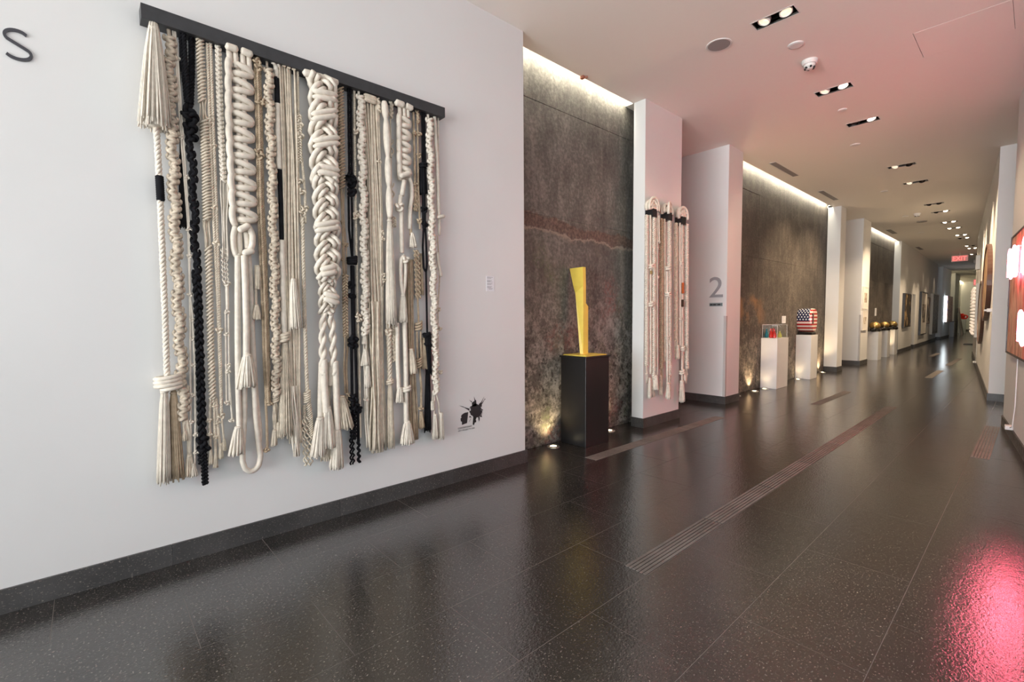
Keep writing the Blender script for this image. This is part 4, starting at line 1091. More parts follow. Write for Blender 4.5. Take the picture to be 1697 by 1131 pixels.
def braid(m, pts, w, dx=0.0, pitchf=1.9, thick=0.30, ply=1, lump=0.0, lumps=0.12, plane=XM):
    s = pxm(pts, plane); A = w * s / 2; L = length(pts, plane); pitch = pitchf * w * s
    r = A * thick; n = max(12, int(L / pitch * 14)); C = hang(pts, n, dx, plane); T, Lx = frame(C); D = DEP - (T @ DEP)[:, None] * T
    a = np.linspace(0, L / pitch * 2 * math.pi, n)
    mod = 1 - lump + lump * np.abs(np.cos(np.linspace(0, L / lumps * math.pi, n)))
    for k in range(3):
        th = a + 2 * math.pi * k / 3
        lat = (A - r) * np.sin(th) * mod; dep = A * 0.5 * np.sin(2 * th)
        base_ = C + lat[:, None] * Lx + dep[:, None] * D
        if ply == 1:
            m.tube(base_, r, 7)
        else:
            T2, L2 = frame(base_); side = np.cross(T2, D); side /= np.linalg.norm(side, axis=1)[:, None] + 1e-9
            for q in (-1, 1):
                m.tube(base_ + side * q * r * 0.62, r * 0.62, 7)
def sinnet(m, pts, w, dx=0.0, kp=1.0, thick=0.40, spiral=True, plane=XM):
    """square-knot chain: fat cords crossing in front, alternately from either side, each closed by a bead-like loop"""
    s = pxm(pts, plane); A = w * s / 2; L = length(pts, plane); r = A * thick * 0.9; step = 1.62 * r * kp
    N = max(3, int(L / step)); C = hang(pts, N + 1, dx, plane)
    for i in range(N):
        c0, c1 = C[i], C[i + 1]; sg = 1 if i % 2 == 0 else -1
        tw = (0.50 + 0.50 * abs(math.cos(i * 0.55))) if spiral else (0.8 + 0.2 * (i % 2))
        off = 0.25 * A * math.sin(i * 0.55) if spiral else 0.0
        sl = 1.05 + 0.3 * rng.uniform(-1, 1)
        P = []
        for t in np.linspace(0, 1, 7):
            lat = sg * (A - r) * tw * math.cos(math.pi * t)
            P.append(c0 + (c1 - c0) * (0.5 + (t - 0.5) * sl * 1.5) + LATY * (lat + off) + DEP * (A * 0.55 * math.sin(math.pi * t) - A * 0.1))
        m.tube(P, r * np.array([0.7, 0.98, 1.0, 1.0, 1.0, 0.98, 0.7]), 6)
        lat = -sg * (A - r * 0.8) * tw
        Q = [c0 + (c1 - c0) * f + LATY * (lat + off - sg * r * 0.25 * g) + DEP * (0.15 * A * g) for f, g in ((-0.35, 0.0), (0.25, 0.9), (0.75, 0.9), (1.35, 0.0))]
        m.tube(Q, r * np.array([0.5, 0.85, 0.85, 0.5]), 6)
    straight(m, pts, w * 0.5, dx, 6, plane)
def coil(m, pts, w, dx=0.0, kp=0.42, thick=0.24, plane=XM):
    s = pxm(pts, plane); A = w * s / 2; L = length(pts, plane); pitch = kp * w * s; r = A * thick
    n = max(16, int(L / pitch * 9)); C = hang(pts, n, dx, plane); T, Lx = frame(C)
    a = np.linspace(0, L / pitch * 2 * math.pi, n)
    m.tube(C + ((A - r) * np.cos(a))[:, None] * Lx + (A * 0.45 * np.sin(a))[:, None] * DEP - (T * (pitch * 0.55 * np.cos(a))[:, None]), r, 5)
    straight(m, pts, w * 0.45, dx, 6, plane)
def strings(m, pts, n, spread, w, dx=0.0, wave=0.5, plane=XM):
    s = pxm(pts, plane); L = length(pts, plane); k = max(5, int(L / 0.06)); C = hang(pts, k, dx, plane)
    for i in range(n):
        o = ((i + 0.5) / n - 0.5) * spread * s + rng.normal(0, 0.05 * spread * s)
        ph, ph2 = rng.uniform(0, 6.28, 2); t = np.linspace(0, 1, k)
        lat = o * (1 + 0.25 * np.sin(t * 5 + ph)) + wave * s * np.sin(t * 9 + ph2)
        dep = rng.uniform(-0.5, 0.5) * min(spread, 14) * s * 0.5 + 0.6 * s * np.sin(t * 7 + ph)
        end = k - int(rng.uniform(0, 0.04) * k)
        Q = C + lat[:, None] * LATY + dep[:, None] * DEP
        m.tube(Q[:end], w * s / 2 * rng.uniform(0.8, 1.2), 5)
def curly(m, pts, n, spread, w, dx=0.0, amp=2.5, plane=XM):
    s = pxm(pts, plane); L = length(pts, plane); k = max(14, int(L / 0.008)); C = hang(pts, k, dx, plane)
    for i in range(n):
        o = ((i + 0.5) / n - 0.5) * spread * s; ph = rng.uniform(0, 6.28); t = np.linspace(0, L / (amp * 3.2 * s) * 2 * math.pi, k)
        m.tube(C + (o + amp * s * 0.5 * np.sin(t + ph))[:, None] * LATY + (amp * s * 0.5 * np.cos(t + ph))[:, None] * DEP, w * s / 2, 5)
def knot(m, u, v, size, w, dx=0.0, plane=XM):
    c = at_x(u, v, plane); c[0] += dx; s = px(c); R = size * s / 2; r = w * s / 2; a = rng.uniform(0, 6.28)
    P = []
    for t in np.linspace(0, 2 * math.pi, 36, endpoint=False):
        x = math.sin(t) + 2 * math.sin(2 * t); y = math.cos(t) - 2 * math.cos(2 * t); z = -math.sin(3 * t)
        X = x * math.cos(a) - y * math.sin(a); Yy = x * math.sin(a) + y * math.cos(a)
        P.append(c + R * (0.31 * X * LATY + 0.27 * Yy * np.array((0, 0, 1.0)) + 0.5 * z * DEP))
    m.tube(P, r, 6, closed=True)
def bundle_knot(m, u, v, w, h, r, dx=0.0, turns=3, plane=XM):
    """cord wound round and round"""
    c = at_x(u, v, plane); c[0] += dx; s = px(c); n = turns * 12
    P = []
    for i in range(n + 1):
        a = i / 12 * 2 * math.pi; f = i / n - 0.5
        P.append(c + s * (w / 2 * math.cos(a) * LATY + w * 0.38 * math.sin(a) * DEP + (-f * h + 0.10 * h * math.cos(a + 0.6)) * np.array((0, 0, 1.0))))
    m.tube(P, r * s / 2, 7)
def capsule(m, a, b, w, dx=0.0, bow=0.0, plane=XM):
    A, B = at_x(*a, plane), at_x(*b, plane); s = px((A + B) / 2); t = np.linspace(0, 1, 9)
    C = A + (B - A) * t[:, None]; C[:, 0] += dx + bow * s * np.sin(math.pi * t)
    r = w * s / 2 * np.clip(np.sin(np.pi * np.clip(t * 0.86 + 0.07, 0, 1)) * 1.8, 0.25, 1.0)
    m.tube(C, r, 9)
def tassel(m, u0, v0, v1, w0, w1, n=34, du=0.0, tw=1.5, dx=0.0, neck=0.12, plane=XM):
    A = at_x(u0, v0, plane); B = at_x(u0 + du, v1, plane); A[0] += dx; B[0] += dx; s = px(A)
    H_ = A[2] - B[2]
    # inner body so the skirt is not see-through
    prof = []
    for f in np.linspace(0, 1, 7):
        ww = (w0 + (w1 - w0) * min(1, max(0, (f - neck) / (1 - neck))) ** 0.7) if f > neck else w0 * (0.75 + 0.25 * f / neck)
        prof.append((ww * s / 2 * 0.78, A + (B - A) * f * 0.985))
    k = 12; V = []
    for r_, c in prof:
        for j in range(k):
            a = 2 * math.pi * j / k; V.append(c + r_ * math.cos(a) * LATY + r_ * 0.8 * math.sin(a) * DEP)
    F = [(i * k + j, i * k + (j + 1) % k, (i + 1) * k + (j + 1) % k, (i + 1) * k + j) for i in range(6) for j in range(k)] + [tuple(reversed(range(k))), tuple(6 * k + j for j in range(k))]
    m.add(V, F)
    for i in range(n):
        a = 2 * math.pi * (i + rng.uniform(-0.4, 0.4)) / n; q = rng.uniform(0.72, 1.0)
        P = []; ln = rng.uniform(0.93, 1.03); wob = rng.uniform(-0.06, 0.06)
        for f in np.linspace(0.0, 1, 8):
            ww = (w0 + (w1 - w0) * max(0, (f - neck) / (1 - neck)) ** 0.7) if f > neck else w0 * (0.7 + 0.3 * f / neck)
            rr = ww * s / 2 * q
            P.append(A + (B - A) * f * ln + rr * (math.cos(a + wob * f * 4) * LATY + 0.85 * math.sin(a + wob * f * 4) * DEP))
        m.tube(P, tw * s / 2, 4)
    if neck > 0.02:
        c = A + (B - A) * neck
        for j in range(3):
            R = w0 * s / 2 * 1.02; zc = c + (A - c) * (j * 0.12)
            m.tube([zc + R * math.cos(t) * LATY + R * 0.85 * math.sin(t) * DEP for t in np.linspace(0, 2 * math.pi, 14, endpoint=False)], tw * s * 0.55, 5, closed=True)
def ladder(m, pts, w, r, period, dx=0.0):
    """thick cord laid in alternate rungs with loops at the right and a chain column at the left"""
    s = pxm(pts); A = w * s / 2; R = r * s / 2; L = length(pts); N = max(2, int(round(L / (period * s)))); C = hang(pts, N * 2 + 1, dx)
    P = []
    for i in range(N * 2):
        c = C[i]; c2 = C[min(i + 1, N * 2)]; dz = c2 - c
        lt, rt = -A * 0.42, A - R
        if i % 2 == 0:
            seq = [(lt, 0.30, -0.7), (lt * 0.6, 0.34, 0.5), (0.1 * A, 0.44, 0.9), (rt * 0.7, 0.62, 0.9), (rt * 0.95, 0.72, 0.6), (rt + 0.10 * A, 0.92, 0.1)]
        else:
            seq = [(rt + 0.10 * A, 0.12, -0.1), (rt * 0.95, 0.36, 0.3), (rt * 0.7, 0.45, 0.75), (0.1 * A, 0.47, 0.9), (lt * 0.6, 0.47, 0.5), (lt, 0.47, -0.7)]
        for la, f, d in seq: P.append(c + dz * f + LATY * la + DEP * d * R)
    P = np.array(P); t = np.linspace(0, len(P) - 1, len(P) * 3); Q = np.stack([np.interp(t, range(len(P)), P[:, i]) for i in range(3)], 1)
    for _ in range(2): Q[1:-1] = (Q[:-2] + 2 * Q[1:-1] + Q[2:]) / 4
    m.tube(Q, R, 9)
    for i in range(N):
        c = C[2 * i]; e = C[min(2 * i + 2, 2 * N)]; d = e - c; lx = -A + R
        P = [c + d * f + LATY * (lx + la * R) + DEP * dd * R for f, la, dd in ((-0.12, 0.9, -0.3), (0.05, 0.25, 0.5), (0.3, 0.0, 0.8), (0.6, 0.0, 0.8), (0.9, 0.3, 0.5), (1.1, 1.0, -0.4))]
        P = np.array(P); t = np.linspace(0, 5, 14); m.tube(np.stack([np.interp(t, range(6), P[:, i2]) for i2 in range(3)], 1), R, 9)
    for la in (-0.05, 0.35):
        m.tube(hang(pts, N * 3, dx - R * 0.3) + LATY * A * la, R * 0.9, 7)
    for i in range(N):
        c = C[2 * i + 1]
        m.tube([c + LATY * (A - R) + DEP * (-R * 0.6) + np.array((0, 0, zz)) for zz in (-0.6 * R, 0.6 * R)], R * 0.8, 6)

class Hanging:
    def __init__(s, root): s.root = root; s.cur = None
    def part(s, name, mat, fn, smooth=True):
        m = MB(); fn(m); s.cur = m.build(name, mat, s.root, smooth=smooth); return s.cur
    def sub(s, name, mat, fn, parent=None):
        m = MB(); fn(m); return m.build(name, mat, parent or s.cur, smooth=True)

barz0, barz1 = 3.172, 3.252
HB = Hanging(thing('macrame_wall_hanging', 'huge cream and black macrame hanging of knotted ropes on a dark bar', 'wall hanging', (WL, 1.3, 0.46)))
HB.part('hanging_bar', 'bar_metal', lambda m: m.box((WL + 0.001, 0.295, barz0), (-3.385, 2.305, barz1)), smooth=False)
P_, S_ = HB.part, HB.sub
W_, N_, T_, X_, K_ = 'cotton_white', 'cotton_natural', 'cotton_tan', 'cotton_mixed', 'cotton_black'

# 1 big top tassel, twisted rope with black wrap, gathered knot, two long tassels
P_('twisted_rope', W_, lambda m: rope(m, [(258, 200), (261, 240), (266, 340), (270, 440), (273.5, 520), (277, 628)], 9.5))
S_('tassel', W_, lambda m: tassel(m, 254, 36, 214, 13, 46, 90, 2, 2.2, 0.02, 0.10))
S_('black_wrap', K_, lambda m: wrapped(m, [(264, 291), (266.5, 334)], 12.5))
S_('gathering_knot', W_, lambda m: (bundle_knot(m, 279, 632, 34, 18, 7.5, 0, 3), bundle_knot(m, 284, 641, 26, 12, 7, 0.01, 2)))
S_('tassel', W_, lambda m: tassel(m, 272.5, 646, 800, 10, 21, 46, -0.5, 1.8, 0.0, 0.03))
S_('tassel', T_, lambda m: tassel(m, 288, 648, 795, 9, 23, 46, 7, 1.6, -0.01, 0.03))
# 2 mottled square-knot sinnet
P_('knotted_sinnet', X_, lambda m: (sinnet(m, [(281, 62), (282, 140), (286, 230), (289, 330), (292, 420), (297, 540), (302, 640), (306, 696)], 19, 0.0, 1.0, 0.40), straight(m, [(279, 46), (281, 64)], 6)))
S_('tassel', N_, lambda m: (strings(m, [(305, 694), (306, 722)], 3, 5, 3), tassel(m, 306.5, 714, 731, 5, 11, 18, 0, 1.6)))
S_('tail', N_, lambda m: (strings(m, [(307, 690), (313, 720), (314, 760)], 2, 4, 4), tassel(m, 314, 752, 790, 6, 14, 22, 0, 1.8)))
# 3 paired thin strings with small knots, black fringe behind
P_('knotted_string', W_, lambda m: ([straight(m, [(288 + a, 48), (293 + a, 100), (303 + a, 240), (313 + a * .6, 380), (315, 490), (317 + a, 520), (319 + a * 2, 600), (320 + a * 2.2, 700), (319 + a * 2, 775)], 3.2) for a in (-1.8, 1.8)],
    [knot(m, u, v, 8, 2.6) for u, v in ((294, 97), (300, 228), (310, 294), (313, 381), (314, 425), (315, 489), (318, 530), (319, 561), (321, 606), (319, 656), (317, 700), (325, 721), (325, 750), (316, 771))]))
S_('frayed_end', W_, lambda m: (tassel(m, 319, 768, 790, 6, 15, 20, 1, 1.8), ))
P_('black_tassel', K_, lambda m: (tassel(m, 300.5, 256, 377, 5, 12, 40, 4, 1.3, -0.01, 0.02), straight(m, [(299, 60), (300, 258)], 2.4, -0.02)))
# 4 heavy black braid
P_('black_braid', K_, lambda m: ([rope(m, pts, 7.0, d) for pts, d in (([(299, 50), (303, 110), (309, 170)], 0.0), ([(304, 52), (308, 120), (312, 172)], 0.012), ([(316, 56), (316, 120), (314, 175)], 0.0), ([(320, 58), (320, 120), (318, 172)], -0.01))],
    knot(m, 311, 186, 20, 7, 0.01), knot(m, 316, 198, 22, 7, 0.015), knot(m, 314, 214, 20, 7, 0.01), knot(m, 318, 228, 16, 6, 0.0),
    sinnet(m, [(313, 175), (315, 230), (320, 300), (323, 400), (327, 470)], 14, 0, 1.5, 0.44), braid(m, [(326, 455), (328, 490), (330, 560), (333, 650), (335, 715), (336, 740)], 15, 0, 2.3, 0.38, 1, 0.35, 0.1),
    knot(m, 335, 730, 17, 6.5, 0.01), knot(m, 338, 742, 17, 6.5, 0.0), braid(m, [(337, 745), (339, 775), (340, 803)], 11, 0, 1.6, 0.36), curly(m, [(330, 745), (331, 770)], 1, 2, 4)))
# 5 tight coil sinnet
P_('coil_sinnet', N_, lambda m: (coil(m, [(331, 62), (333, 110), (335, 168)], 14), strings(m, [(335, 165), (338, 205)], 5, 9, 2.4), coil(m, [(338, 200), (340, 240), (342, 300), (343, 366)], 15, 0, 0.34),
    strings(m, [(343, 364), (345, 412)], 6, 10, 2.2), coil(m, [(345, 410), (347, 480), (349, 570), (352, 662)], 12.5, 0, 0.5, 0.28)))
S_('tails', N_, lambda m: ([rope(m, pts, 4.5) for pts in ([(349, 660), (347, 700), (349, 765)], [(355, 662), (356, 720), (358, 770)], [(358, 660), (362, 720), (366, 748)])], [knot(m, u, v, 8, 3) for u, v in ((347, 697), (348, 720), (356, 672), (357, 725), (361, 700), (352, 663))],
    [tassel(m, u, v, v + 26, 3, 8, 10, 0, 1.4) for u, v in ((349, 745), (357, 750), (366, 735))]))
# 6 paired twisted ropes with knots
P_('paired_ropes', N_, lambda m: ([rope(m, [(346 + a, 72), (350 + a, 200), (354 + a, 300), (358 + a * .8, 400), (362 + a * .4, 500), (367, 690)], 5.0) for a in (-2.6, 2.8)], [knot(m, u, v, 11, 3.4) for u, v in ((349, 196), (353, 243), (356, 345), (359, 404), (363, 548), (367, 690), (349, 204))],
    straight(m, [(367, 690), (372, 742)], 3), tassel(m, 371, 728, 748, 3, 7, 10)))
# 7 narrow beaded sinnet
P_('beaded_sinnet', W_, lambda m: (sinnet(m, [(361, 76), (363, 150), (366, 230), (370, 302)], 10, 0, 1.25, 0.40, False), strings(m, [(371, 300), (373, 430)], 6, 9, 2.2), curly(m, [(371, 412), (374, 470)], 3, 10, 2.8),
    knot(m, 376, 470, 11, 3), straight(m, [(376, 472), (377, 520)], 5), [straight(m, [(376 + a, 515), (377 + a, 600), (378 + a, 672)], 2.6) for a in (-2.5, 2.5)], [knot(m, u, v, 8, 2.6) for u, v in ((376, 517), (376, 555), (378, 606), (378, 616), (376, 668), (384, 697))], straight(m, [(378, 606), (385, 700)], 2.6)))
# 8 giant white ladder of thick cord, with wrapped tails, tassels and a hanging loop
P_('thick_ladder', W_, lambda m: (capsule(m, (371, 79), (393, 86), 12, 0.03), capsule(m, (396, 86), (417, 95), 12, 0.03), [straight(m, [(u, v), (u + 2, v + 26)], 9, 0.01) for u, v in ((379, 86), (389, 88), (401, 92), (411, 96))],
    ladder(m, [(396, 104), (396, 180), (398, 250), (401, 320), (403, 372)], 43, 10.2, 26), capsule(m, (393, 384), (412, 374), 11, 0.03)))
S_('open_loops', W_, lambda m: ([m.tube(hang(pts, 20, d), 9.5 * pxm(pts) / 2, 9) for pts, d in (([(390, 376), (386, 392), (387, 412), (391, 424), (397, 424)], 0.0), ([(410, 376), (417, 390), (417, 405), (413, 416), (405, 419)], 0.02), ([(396, 378), (398, 425)], -0.01), ([(408, 380), (411, 412)], -0.01))], capsule(m, (400, 422), (419, 416), 11, 0.03)))
S_('wrapped_cord', W_, lambda m: wrapped(m, [(393, 424), (393, 480), (393, 560), (394, 640), (396, 708)], 9.0, 0.01))
S_('wrapped_cord', W_, lambda m: wrapped(m, [(403, 424), (405, 470), (407, 540), (407, 596)], 10.5, 0.02))
S_('wrapped_cord', W_, lambda m: wrapped(m, [(412, 420), (416, 470), (419, 560), (424, 650), (431, 716), (430, 735)], 9, -0.012))
S_('tassel', W_, lambda m: tassel(m, 408, 586, 642, 9, 30, 34, -1, 3.4, 0.03, 0.06))
S_('tassel', W_, lambda m: tassel(m, 394, 706, 753, 8, 23, 26, -3, 3.2, 0.015, 0.06))
S_('hanging_loop', W_, lambda m: m.tube(hang([(405, 630), (405, 690), (402, 745), (402, 765), (406, 777), (414, 782), (422, 780), (429, 772), (432, 757), (429, 738), (424, 690), (421, 630)], 70, 0.0), 8.6 * px(at_x(415, 740, XM)) / 2, 10))
# 9 tan twisted ropes
P_('rope_hank', T_, lambda m: ([rope(m, [(425 + a, 95), (428 + a, 170), (430 + a, 250), (431 + a, 330), (435 + a * 1.1, 420), (439 + a, 520), (441 + a, 600), (444 + a * .7, 668)], 4.4, d) for a, d in ((-3.5, 0), (0, 0.012), (3.5, 0), (5.5, -0.01))],
    [knot(m, u, v, 13, 3.6, 0.012) for u, v in ((425, 103), (427, 114), (429, 170), (437, 172), (428, 252), (430, 260))], rope(m, [(440, 660), (442, 700), (443, 746)], 4.2), knot(m, 447, 669, 8, 3.6), knot(m, 442, 746, 9, 3.4)))
S_('tassel', N_, lambda m: tassel(m, 427, 440, 480, 5, 10, 16, 0, 1.6, 0.01))
S_('tassel', N_, lambda m: (tassel(m, 424.5, 505, 530, 5, 14, 18, 0, 1.8, 0.012), straight(m, [(424, 440), (424.5, 508)], 4, 0.0)))
# 10 cream sinnet
P_('knotted_sinnet', X_, lambda m: (straight(m, [(442, 100), (443, 118)], 4), sinnet(m, [(444, 116), (446, 190), (449, 270), (452, 380), (455, 500), (457, 600), (457, 655)], 15.5, 0.01, 1.0, 0.40), bundle_knot(m, 457, 660, 9, 14, 3.5, 0, 4), strings(m, [(456, 665), (457, 720)], 3, 6, 3)))
S_('tassel', N_, lambda m: (tassel(m, 455, 712, 740, 5, 10, 16, -1, 1.8), tassel(m, 461, 700, 726, 4, 9, 14, 1, 1.8)))
# 11 black banded stick with ball knot and tassel
P_('wrapped_stick', W_, lambda m: (straight(m, [(457, 108), (460, 171), (463, 281), (467, 398), (469, 420)], 5.5), knot(m, 457, 106, 12, 4.5), straight(m, [(457, 108), (459, 130)], 8), wrapped(m, [(460, 171), (461, 240), (463, 281)], 9.5), wrapped(m, [(467, 398), (469, 470), (471, 556)], 10.5)))
S_('black_wrap', K_, lambda m: wrapped(m, [(458.5, 127), (459.5, 173)], 8))
S_('black_wrap', K_, lambda m: wrapped(m, [(463, 280), (465.5, 340), (467, 398)], 7.5))
S_('ball_knot', N_, lambda m: (bundle_knot(m, 470.5, 560, 15, 14, 6, 0, 3), knot(m, 470.5, 559, 15, 6)))
S_('tassel', N_, lambda m: tassel(m, 472, 566, 722, 9, 24, 46, 2, 1.6, 0.0, 0.03))
# 12 long yarn hanks
P_('yarn_hank', N_, lambda m: (strings(m, [(475, 110), (479, 250), (482, 400), (486, 560), (490, 735)], 22, 21, 2.6, -0.005, 1.0), [capsule(m, (u, 107 + (u - 466) * .36), (u + 7, 111 + (u - 466) * .36), 7, 0.015) for u in (466, 474, 482)]))
S_('tassel', W_, lambda m: tassel(m, 484, 462, 546, 7, 20, 40, 5, 1.8, 0.025, 0.04))
S_('frayed_end', W_, lambda m: strings(m, [(484, 640), (488, 700), (491, 756)], 10, 12, 2.4, 0.012, 1.2))
# 13 narrow knotted rope ending in a coil and curly tails
P_('narrow_rope', N_, lambda m: (rope(m, [(493, 116), (494, 180), (496, 230)], 4.5), braid(m, [(495, 190), (496, 270)], 10, 0, 1.3, 0.3), [rope(m, [(494 + a, 262), (497 + a * 1.4, 320), (500 + a, 370)], 4.2) for a in (-1, 6)], [knot(m, u, v, 13, 3.2) for u, v in ((495, 300), (500, 318), (505, 346), (501, 352), (496, 205), (497, 225))],
    rope(m, [(501, 360), (502, 420), (504, 500), (507, 600), (509, 650)], 6.5), bundle_knot(m, 509, 658, 9, 18, 3.4, 0, 5)))
S_('coiled_tail', N_, lambda m: (coil(m, [(511, 668), (514, 690), (516, 722)], 9, 0, 0.4), coil(m, [(505, 672), (506, 718)], 7, -0.01, 0.4), curly(m, [(508, 690), (509, 735), (511, 772)], 4, 14, 2.6, 0.0, 4)))
# 14 second giant: interlaced thick cords, then two wrapped legs and heavy tassels
P_('thick_interlace', W_, lambda m: (capsule(m, (499, 122), (521, 128), 12, 0.03), capsule(m, (523, 128), (540, 135), 11, 0.03), capsule(m, (541, 134), (558, 141), 11, 0.03), straight(m, [(509, 128), (517, 148)], 8, 0.01), straight(m, [(548, 140), (541, 156)], 8, 0.01),
    braid(m, [(532, 132), (533, 190), (533, 250), (536, 305)], 44, 0.03, 1.75, 0.31, 2), braid(m, [(537, 300), (537, 345), (540, 385), (540, 440), (541, 465)], 40, 0.03, 1.7, 0.31, 2), braid(m, [(541, 460), (541, 520)], 28, 0.02, 1.9, 0.34, 2)))
for (u, v, w_, h_) in ((533, 165, 42, 17), (532, 196, 44, 17), (535, 240, 44, 17), (538, 287, 38, 17), (536, 378, 40, 18), (538, 450, 27, 20), (543, 495, 26, 18)):
    S_('cross_band', W_, lambda m: [capsule(m, (u - w_ / 2, v + o - (4 if v % 2 else -3)), (u + w_ / 2, v + o + (4 if v % 2 else -3)), 9.5, 0.066, 3) for o in (-4.5, 4.5)])
S_('twisted_leg', W_, lambda m: rope(m, [(537, 512), (533, 545), (534, 600), (535, 622)], 13, 0.015, 2, 2.2))
S_('twisted_leg', W_, lambda m: rope(m, [(544, 512), (549, 545), (551, 600), (553, 622)], 13, 0.02, 2, 2.2))
S_('wrapped_cord', W_, lambda m: wrapped(m, [(535, 595), (536, 640), (539, 684)], 11.5, 0.02))
S_('wrapped_cord', W_, lambda m: wrapped(m, [(533, 600), (531, 660), (531, 700)], 10, 0.0))
S_('wrapped_cord', W_, lambda m: wrapped(m, [(553, 598), (555, 650), (557, 712)], 11, 0.025))
S_('wrapped_cord', W_, lambda m: wrapped(m, [(548, 600), (548, 640)], 9, 0.0))
for (u, v0, v1, w0, w1, du) in ((529, 690, 756, 9, 24, -4), (541, 672, 742, 8, 24, 2), (557, 706, 775, 9, 22, -1)):
    S_('tassel', W_, lambda m: tassel(m, u, v0, v1, w0, w1, 40, du, 3.0, 0.02, 0.06))
S_('tassel', N_, lambda m: (tassel(m, 542, 690, 762, 8, 22, 30, 2, 2.4, -0.015, 0.04), straight(m, [(548, 636), (546, 692)], 5, -0.02)))
# 15 tan coil, thin cords, tassel
P_('coil_sinnet', T_, lambda m: (coil(m, [(564, 146), (566, 230), (567, 312)], 12.5, 0, 0.4), strings(m, [(567, 310), (570, 400), (571, 458)], 4, 7, 2.4), [knot(m, u, v, 7, 2.6) for u, v in ((568, 369), (570, 405), (568, 430), (574, 406), (574, 458), (572, 556))], braid(m, [(572, 455), (572, 505), (573, 556)], 10, 0, 1.5, 0.3), strings(m, [(573, 555), (573, 652)], 4, 8, 2.6), curly(m, [(576, 652), (577, 674)], 3, 8, 2.4)))
S_('tassel', N_, lambda m: tassel(m, 565, 656, 710, 8, 26, 40, 8, 2.4, 0.01, 0.03))
# 16 black knotted cords
P_('black_cords', K_, lambda m: ([rope(m, [(579 + a, 146), (580 + a, 220), (581 + a, 292)], 4.2) for a in (-2, 2.2)], knot(m, 580, 294, 16, 6, 0.0), knot(m, 582, 304, 16, 6, 0.01), knot(m, 582, 319, 14, 6, 0.01), [rope(m, [(580 + a, 325), (581 + a * 1.1, 380), (584, 432)], 3.8) for a in (-2.4, 2.8)],
    bundle_knot(m, 583, 432, 14, 11, 5.5, 0.005, 3), knot(m, 581, 473, 12, 5), knot(m, 583, 490, 12, 5), wrapped(m, [(584, 440), (585, 500), (586, 562)], 7.5), knot(m, 584, 562, 15, 6, 0.01), knot(m, 585, 571, 15, 6, 0.0), [straight(m, [(582.5, 572), (583.5, 655), (585, 690)], 5), straight(m, [(589, 572), (591, 650), (593, 690)], 5)],
    knot(m, 585, 660, 15, 5.5, 0.01), knot(m, 586, 672, 15, 5.5, 0.01), knot(m, 594, 679, 12, 5), braid(m, [(585, 684), (586, 728)], 12, 0, 1.5, 0.36), straight(m, [(594, 684), (595, 735)], 5, -0.01)))
S_('tails', K_, lambda m: (curly(m, [(583, 726), (584, 770)], 2, 8, 3, 0.0, 3), curly(m, [(594, 730), (595, 767)], 2, 4, 3, 0, 3)))
# 17 thin rope
P_('thin_rope', N_, lambda m: (rope(m, [(588, 150), (589, 260), (590, 350), (592, 440), (593, 525), (596, 600), (597, 690), (598, 726)], 4.6, -0.01), [knot(m, u, v, 10, 3, 0.01) for u, v in ((589, 219), (590, 355), (592, 523), (594, 530), (588, 360))]))
# 18 spiral white sinnet with little tassels
P_('knotted_sinnet', W_, lambda m: (straight(m, [(594, 150), (595, 162)], 4), sinnet(m, [(596, 160), (598, 230), (601, 330), (603, 430), (605, 556)], 15, 0.01, 1.0, 0.40)))
for (u, v0, v1, w1) in ((603, 556, 571, 9), (604.5, 578, 606, 16), (608, 604, 642, 11)):
    S_('tassel', W_, lambda m: tassel(m, u, v0, v1, 5, w1, 18, 0, 2.0, 0.012))
S_('tail', W_, lambda m: (strings(m, [(606, 560), (607, 640), (608, 700), (610, 742)], 4, 7, 3, 0), knot(m, 607, 662, 8, 3)))
# 19 broad cream yarn hank
P_('yarn_hank', N_, lambda m: (strings(m, [(612, 172), (618, 300), (622, 400), (626, 500), (628, 600), (629, 750)], 20, 22, 3.2, -0.005, 1.2), strings(m, [(614, 172), (619, 400), (625, 600), (627, 745)], 16, 26, 3.0, -0.02, 1.0), [capsule(m, (601, 158 + i * 4), (622, 165 + i * 4), 6, 0.02) for i in range(3)]))
S_('wound_yarn', N_, lambda m: strings(m, [(618, 500), (620, 600), (622, 745)], 9, 14, 3.4, 0.015, 1.4))
# 20 thin knotted cords
P_('knotted_string', N_, lambda m: (strings(m, [(625, 166), (628, 260), (631, 350), (633, 475)], 3, 5, 2.4, 0.01), sinnet(m, [(624, 164), (626, 186)], 8, 0.015, 1.4), [knot(m, u, v, 8, 2.6, 0.01) for u, v in ((627, 268), (632, 386), (633, 396), (634, 456), (635, 465))]))
# 21 sausage-wrapped cord with long tassel
def saus(m):
    pts = [(634, 170), (637, 200), (640, 258), (642, 310), (643.5, 362)]
    C = hang(pts, 80, 0.025); s = pxm(pts); v = np.linspace(170, 362, 80); nodes = [168, 198, 259, 310, 364]
    r = []
    for q in v:
        for a, b_ in zip(nodes[:-1], nodes[1:]):
            if a <= q <= b_: r.append(2.2 + 3.6 * math.sin(math.pi * (q - a) / (b_ - a)) ** 0.5)
    m.tube(C, np.array(r) * s, 12)
P_('bulged_cord', W_, saus)
S_('tassel', W_, lambda m: tassel(m, 643.5, 362, 540, 7, 19, 60, 3, 1.6, 0.02, 0.03))
S_('twisted_rope', N_, lambda m: (rope(m, [(643, 530), (645, 580), (646, 632)], 8.5, 0.0), knot(m, 643, 551, 12, 5, 0.01), bundle_knot(m, 646, 634, 10, 7, 4, 0, 2)))
S_('tassel', N_, lambda m: tassel(m, 646, 636, 742, 6, 13, 36, 2, 1.6, 0.0, 0.03))
